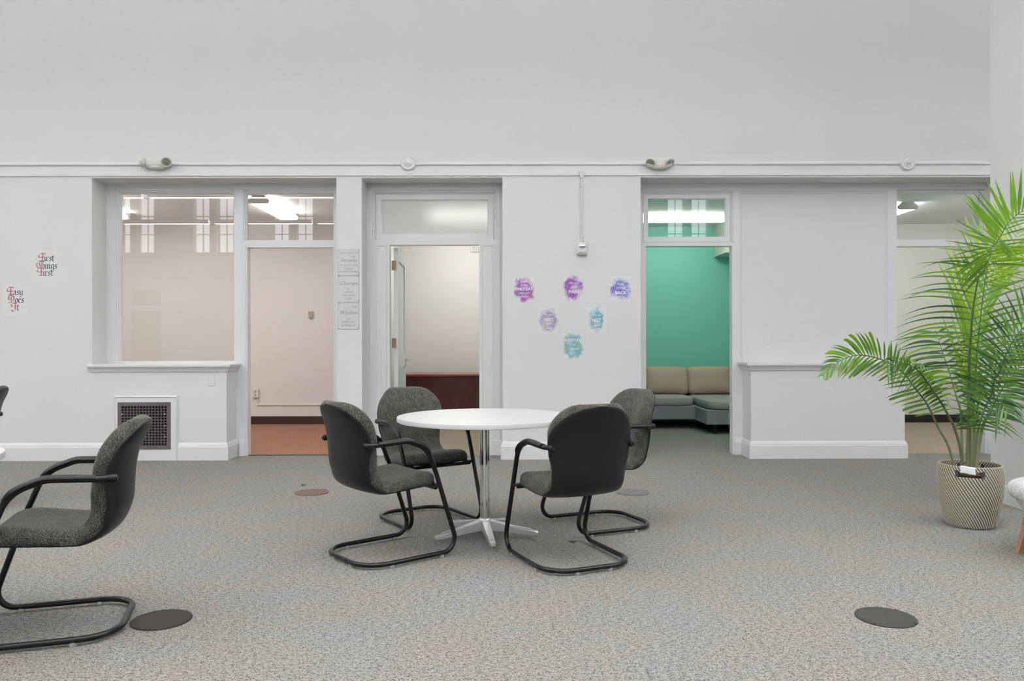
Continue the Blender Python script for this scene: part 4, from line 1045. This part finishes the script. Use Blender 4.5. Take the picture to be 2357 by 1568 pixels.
# ------------------------------------------------------------------ palm
palm = thing('potted_palm', 'tall green palm with arching fronds growing in woven basket', 'plant', (0, 0, 0))
b = MB(); b.lathe([(0.0, 0.012), (0.115, 0.012), (0.145, 0.33), (0.152, 0.335), (0.152, 0.35), (0.142, 0.35), (0.14, 0.335)], 40, Matrix.Translation((BX, BY, 0)), cap=False); b.build('pot', M['pot_brown'], palm, smooth=True)
b = MB(); b.lathe([(0.138, 0.322), (0.09, 0.332), (0.0, 0.336)], 24, Matrix.Translation((BX, BY, 0)), cap=False); b.build('soil', M['soil'], palm, smooth=True)
LEAVES = []      # (area, frond object, mesh data, material)
def frond(pix, ys, leafmat, stemmat, spec, tip=None, rad=0.011):
    m = len(pix); P = []
    for i, (px, py) in enumerate(pix):
        q = i/(m-1); yq = ys[0] + (ys[1] - ys[0])*q**1.4; P.append(P3(px, py, yq))
    P[0] = Vector((P[0].x, P[0].y, 0.33))
    Q = catmull(P, 10); L = [0]
    for i in range(1, len(Q)): L.append(L[-1] + (Q[i] - Q[i-1]).length)
    T_ = L[-1]
    b = MB(); b.tube(Q, [max(0.0016, rad*(1 - 0.9*(l/T_)**0.8)) for l in L], 8); fo = b.build('frond', M[stemmat], palm, smooth=True)
    def at(s):
        d = s*T_; j = 0
        while j < len(L) - 2 and L[j+1] < d: j += 1
        t = (d - L[j])/max(1e-9, L[j+1] - L[j]); return Q[j].lerp(Q[j+1], t), (Q[j+1] - Q[j]).normalized()
    for side in (1, -1):
      sps = spec[0 if side == 1 else 1]
      for sp in (sps if isinstance(sps, list) else [sps]):
        n = sp['n']
        for k in range(n):
            q = (k + 0.5 + 0.35*(random.random() - .5))/n
            s = sp['s0'] + (sp.get('s1', 0.995) - sp['s0'])*q
            p, tg = at(s)
            view = Vector((p.x, p.y, p.z - EYE)).normalized(); N = (-view + Vector(sp.get('N', (0, 0, 0)))).normalized()
            N = (N - tg*N.dot(tg)).normalized(); Sd = N.cross(tg)*side
            ang = R(sp['a0'] + (sp['a1'] - sp['a0'])*q + 7*(random.random() - .5))
            lift = sp.get('lift', 0.12) + 0.16*(random.random() - .5)
            d = (tg*math.cos(ang) + Sd*math.sin(ang) + N*lift).normalized()
            prof_l = sp.get('len', [.6, 1, 1, .8, .5]); f_ = q*(len(prof_l)-1); j = min(int(f_), len(prof_l)-2)
            ln = sp['L']*(prof_l[j] + (prof_l[j+1] - prof_l[j])*(f_ - j))*(0.9 + 0.2*random.random())
            wd = sp['w']*(0.85 + 0.3*random.random())*(0.42 + 0.58*min(1, ln/sp['L']))
            droop = sp['droop']*(0.7 + 0.6*random.random()); curl = sp.get('curl', 0.0)
            wv = d.cross(N).normalized(); blunt = random.random() < sp.get('blunt', 0.0)
            rows = []; seg = 8; tw = sp.get('twist', 0.35)*(random.random() - .3)
            for i in range(seg + 1):
                u = i/seg; c = p + d*(ln*u) + Vector((0, 0, -1))*(droop*ln*u**2.4) + N*(curl*ln*u*u)
                if blunt: wq = wd*min(1, 0.35 + 2.4*u)*(1.0 if u < .97 else 0.7)
                else: wq = wd*min(1, (0.30 + 2.6*u))*max(0.03, (1 - u**2.2))
                ww = (wv*math.cos(tw*u*2) + N*math.sin(tw*u*2))*wq*0.5
                fold = N*(wq*0.14)
                rows.append([c - ww + fold, c, c + ww + fold])
            mat = sp.get('mat', leafmat)
            if isinstance(mat, (list, tuple)): mat = random.choice(mat)
            LEAVES.append((ln*wd, fo, rows, mat))
    return fo
dk, md, br, lm = 'leaf_dark', 'leaf', 'leaf_mid', 'leaf_light'
S1 = lambda **k: k
# the low frond arching far left
frond([(2203, 1070), (2183, 1027), (2160, 986), (2135, 933), (2103, 889), (2080, 860), (2051, 838), (2013, 823), (1975, 818), (1942, 827), (1912, 846), (1893, 866)], (5.10, 4.86), md, 'stem_dark',
      (S1(n=30, s0=.30, a0=75, a1=22, L=.22, w=.021, droop=.10, len=[.4, .7, .9, .75, .6, .7, .95, 1, .75, .6, .4, .25], blunt=.30, mat=[md, md, br]),
       S1(n=44, s0=.30, a0=80, a1=24, L=.25, w=.020, droop=.22, len=[.5, .8, .7, .6, .65, .8, .95, 1.0, .8, .55, .35, .22], blunt=.25, mat=[md, br, md])), rad=.010)[ 'label'] = 'lowest frond arching far out to the left'
# the drooping one behind it
frond([(2218, 1072), (2211, 1036), (2196, 984), (2173, 939), (2155, 910), (2132, 877), (2110, 851), (2088, 838), (2062, 833), (2040, 840)], (5.14, 4.62), dk, 'stem_dark',
      (S1(n=24, s0=.42, a0=60, a1=35, L=.15, w=.026, droop=.75, len=[.5, .9, 1, .9, .7], mat=[md, dk, md]), S1(n=24, s0=.40, a0=65, a1=38, L=.15, w=.026, droop=.75, len=[.4, .8, 1, .9, .7], mat=[md, dk])), rad=.012)
# middle left, cut short at the tip
frond([(2215, 1066), (2213, 1000), (2211, 948), (2203, 918), (2194, 888), (2186, 860), (2174, 824), (2163, 789), (2153, 760)], (5.18, 5.38), dk, 'stem',
      (S1(n=12, s0=.56, a0=72, a1=66, L=.27, w=.022, droop=.40, len=[.6, .9, 1, 1, .9], mat=[md, br, dk]), S1(n=14, s0=.40, a0=75, a1=75, L=.25, w=.024, droop=.22, len=[.5, .9, 1, .9, .6], mat=[dk, md])), rad=.012)
# the tall dark central frond bending right at its top
frond([(2227, 1066), (2229, 956), (2231, 840), (2235.5, 762), (2241, 703), (2252, 640), (2262, 602), (2280, 572), (2300, 549), (2318, 517), (2337, 498), (2360, 484), (2386, 478)], (5.12, 4.90), md, 'stem_dark',
      ([S1(n=24, s0=.30, s1=.745, a0=88, a1=80, L=.47, w=.0155, droop=.30, len=[.45, .8, 1.0, 1.0, 1.0, .9, .8], mat=[md, dk, dk, md, br]), S1(n=6, s0=.745, s1=.83, a0=120, a1=85, L=.30, w=.016, droop=.1, len=[.8, 1, .9], mat=[md, br]), S1(n=15, s0=.83, a0=68, a1=44, L=.33, w=.024, droop=.0, len=[.95, 1, .95, .9, .75, .5], mat=[md, br, br])],
       S1(n=34, s0=.26, a0=76, a1=36, L=.42, w=.0145, droop=.16, len=[.35, .6, .8, .95, 1, .95, .85, .75, .6, .5, .4], mat=[md, dk, md])), rad=.014)['label'] = 'tall central frond bending right at its top'
# the young lime-green frond standing behind
frond([(2235, 1062), (2236, 908), (2246, 850), (2256, 774), (2270, 700), (2286, 650), (2305, 612), (2330, 566), (2352, 520)], (5.18, 5.30), lm, 'stem_light',
      (S1(n=38, s0=.22, a0=14, a1=52, L=.60, w=.024, droop=.0, len=[.5, .85, 1, 1, .95, .85, .8, .75, .65, .5], mat=[lm, lm, br], lift=.05),
       S1(n=26, s0=.50, a0=12, a1=48, L=.30, w=.020, droop=.06, len=[.5, .8, 1, 1, .9, .7], mat=[lm, br, br], lift=.05)), rad=.017)['label'] = 'young lime green frond standing upright'
# fan of bright leaflets hanging below the bend
frond([(2236, 1064), (2241, 930), (2250, 800), (2262, 690), (2272, 620), (2283, 574), (2296, 560), (2312, 556)], (5.20, 4.72), br, 'stem',
      (S1(n=18, s0=.80, a0=150, a1=120, L=.30, w=.018, droop=.12, len=[.7, 1, 1, .8], mat=[md, br]), S1(n=26, s0=.74, a0=100, a1=20, L=.30, w=.018, droop=.12, len=[.6, .9, 1, .8, .7], mat=[br, lm, md])), rad=.012)
# right hand fronds
frond([(2239, 1064), (2247, 1014), (2261, 956), (2282, 906), (2289, 875), (2304, 848), (2314, 820), (2333, 783), (2357, 753), (2390, 725)], (5.10, 4.86), dk, 'stem_dark',
      (S1(n=32, s0=.26, a0=80, a1=52, L=.33, w=.017, droop=.16, len=[.5, .8, 1, 1, .95, .8], mat=[md, dk, md]), S1(n=32, s0=.26, a0=80, a1=45, L=.30, w=.017, droop=.25, len=[.5, .8, 1, 1, .8], mat=[dk, md])), rad=.012)
frond([(2246, 1070), (2256, 1014), (2264, 978), (2276, 956), (2296, 914), (2317, 881), (2352, 840), (2395, 800)], (5.16, 5.02), dk, 'stem',
      (S1(n=26, s0=.36, a0=82, a1=50, L=.30, w=.018, droop=.20, len=[.5, .9, 1, .9, .7], mat=[dk, md, dk]), S1(n=26, s0=.36, a0=80, a1=45, L=.29, w=.017, droop=.38, len=[.6, 1, 1, .9, .7], mat=[dk, md])), rad=.013)
# one going back to the right, between the others
frond([(2238, 1062), (2243, 980), (2258, 905), (2280, 845), (2305, 800), (2335, 770), (2368, 755)], (5.20, 5.36), md, 'stem',
      (S1(n=24, s0=.42, a0=80, a1=50, L=.30, w=.021, droop=.22, len=[.6, 1, 1, .9, .6], mat=[md, dk, br]), S1(n=24, s0=.42, a0=80, a1=45, L=.30, w=.020, droop=.25, len=[.6, 1, 1, .9, .6], mat=[md, dk])), rad=.011)
# short low frond in the heart of the plant
frond([(2230, 1060), (2234, 1010), (2232, 978), (2222, 962), (2208, 955)], (5.12, 4.92), dk, 'stem_dark',
      (S1(n=10, s0=.55, a0=70, a1=40, L=.13, w=.020, droop=.3, mat=[dk]), S1(n=12, s0=.50, a0=75, a1=40, L=.14, w=.020, droop=.25, mat=[dk, md])), rad=.008)
frond([(2244, 1064), (2258, 990), (2276, 945), (2290, 918), (2305, 925), (2320, 948)], (5.08, 4.84), dk, 'stem',
      (S1(n=6, s0=.62, a0=50, a1=30, L=.20, w=.020, droop=.5, mat=[dk]), S1(n=8, s0=.62, a0=60, a1=25, L=.22, w=.020, droop=.55, mat=[dk, md])), rad=.008)
LEAVES.sort(key=lambda e: -e[0])
for k, (ar, fo, rows, mt) in enumerate(LEAVES[:296]):
    b = MB(); b.grid(rows); b.build('leaflet', M[mt], fo, smooth=True)
b = MB(); order = [dk, md, br, lm]
for ar, fo, rows, mt in LEAVES[296:]:
    b.cur = order.index(mt); b.grid(rows)
o = b.build('small_leaflets', [M[x_] for x_ in order], palm, smooth=True); o['kind'] = 'stuff'

# ------------------------------------------------------------------ lounge chair at the right edge
t = thing('lounge_chair', 'pale grey tweed lounge chair on wooden legs at right frame edge', 'chair', (3.215, 4.25, 0), 0)
b = MB(); b.pillow((0, 0, 0.362), (0.372, 0.34, 0.090), 0.72, 0.5, 48, 20); b.build('seat_cushion', M['tweed'], t, smooth=True, angle=3)
b = MB(); rows = []
for s_, z in ((0.62, 0.205), (0.72, 0.215), (0.84, 0.25), (0.93, 0.30), (0.965, 0.35), (0.93, 0.375)):
    rows.append([Vector((0.365*s_*math.copysign(abs(math.cos(q))**.55, math.cos(q)), 0.335*s_*math.copysign(abs(math.sin(q))**.55, math.sin(q)), z)) for q in [2*PI*k/48 for k in range(48)]])
b.grid(rows, closed_v=True); b.f.append(tuple(range(47, -1, -1))); b.mi.append(0); b.build('seat_shell', M['tweed'], t, smooth=True, angle=1.2)
b = MB(); b.pillow((0.29, 0.0, 0.60), (0.085, 0.33, 0.26), 0.5, 0.5, 32, 18, Matrix.Translation((0.0, 0, 0)) @ Matrix.Rotation(R(8), 4, 'Y')); b.build('backrest', M['tweed'], t, smooth=True, angle=3)
for sx, sy in ((-1, -1), (-1, 1), (1, -1), (1, 1)):
    top = Vector((sx*0.235, sy*0.18, 0.24)); bot = Vector((sx*0.305, sy*0.20, 0.0)); b = MB(); rows = []
    for p, hw_ in ((bot, 0.015), (top, 0.028)):
        rows.append([p + Vector((dx*hw_, dy*hw_, 0)) for dx, dy in ((-1, -1), (1, -1), (1, 1), (-1, 1))])
    b.grid(rows, closed_v=True); b.f.append((3, 2, 1, 0)); b.f.append((4, 5, 6, 7)); b.mi += [0, 0]; b.build('leg', M['wood'], t)

# lint on the carpet
for x, y, lab in ((-1.73, 6.60, 'tiny tuft of dark lint on carpet behind the rusty floor cover'), (0.385, 4.71, 'tiny scrap of dark thread on carpet behind front right chair')):
    b = MB(); b.tube([(-0.022, 0, 0.004), (-0.006, 0.010, 0.010), (0.006, -0.004, 0.006), (0.020, 0.006, 0.012)], 0.0035, 6); b.tube([(-0.01, -0.012, 0.004), (0.0, 0.0, 0.009), (0.004, 0.016, 0.005)], 0.003, 6)
    tag(b.build('lint', M['piping'], None, loc=(x, y, 0.0)), lab, 'lint')
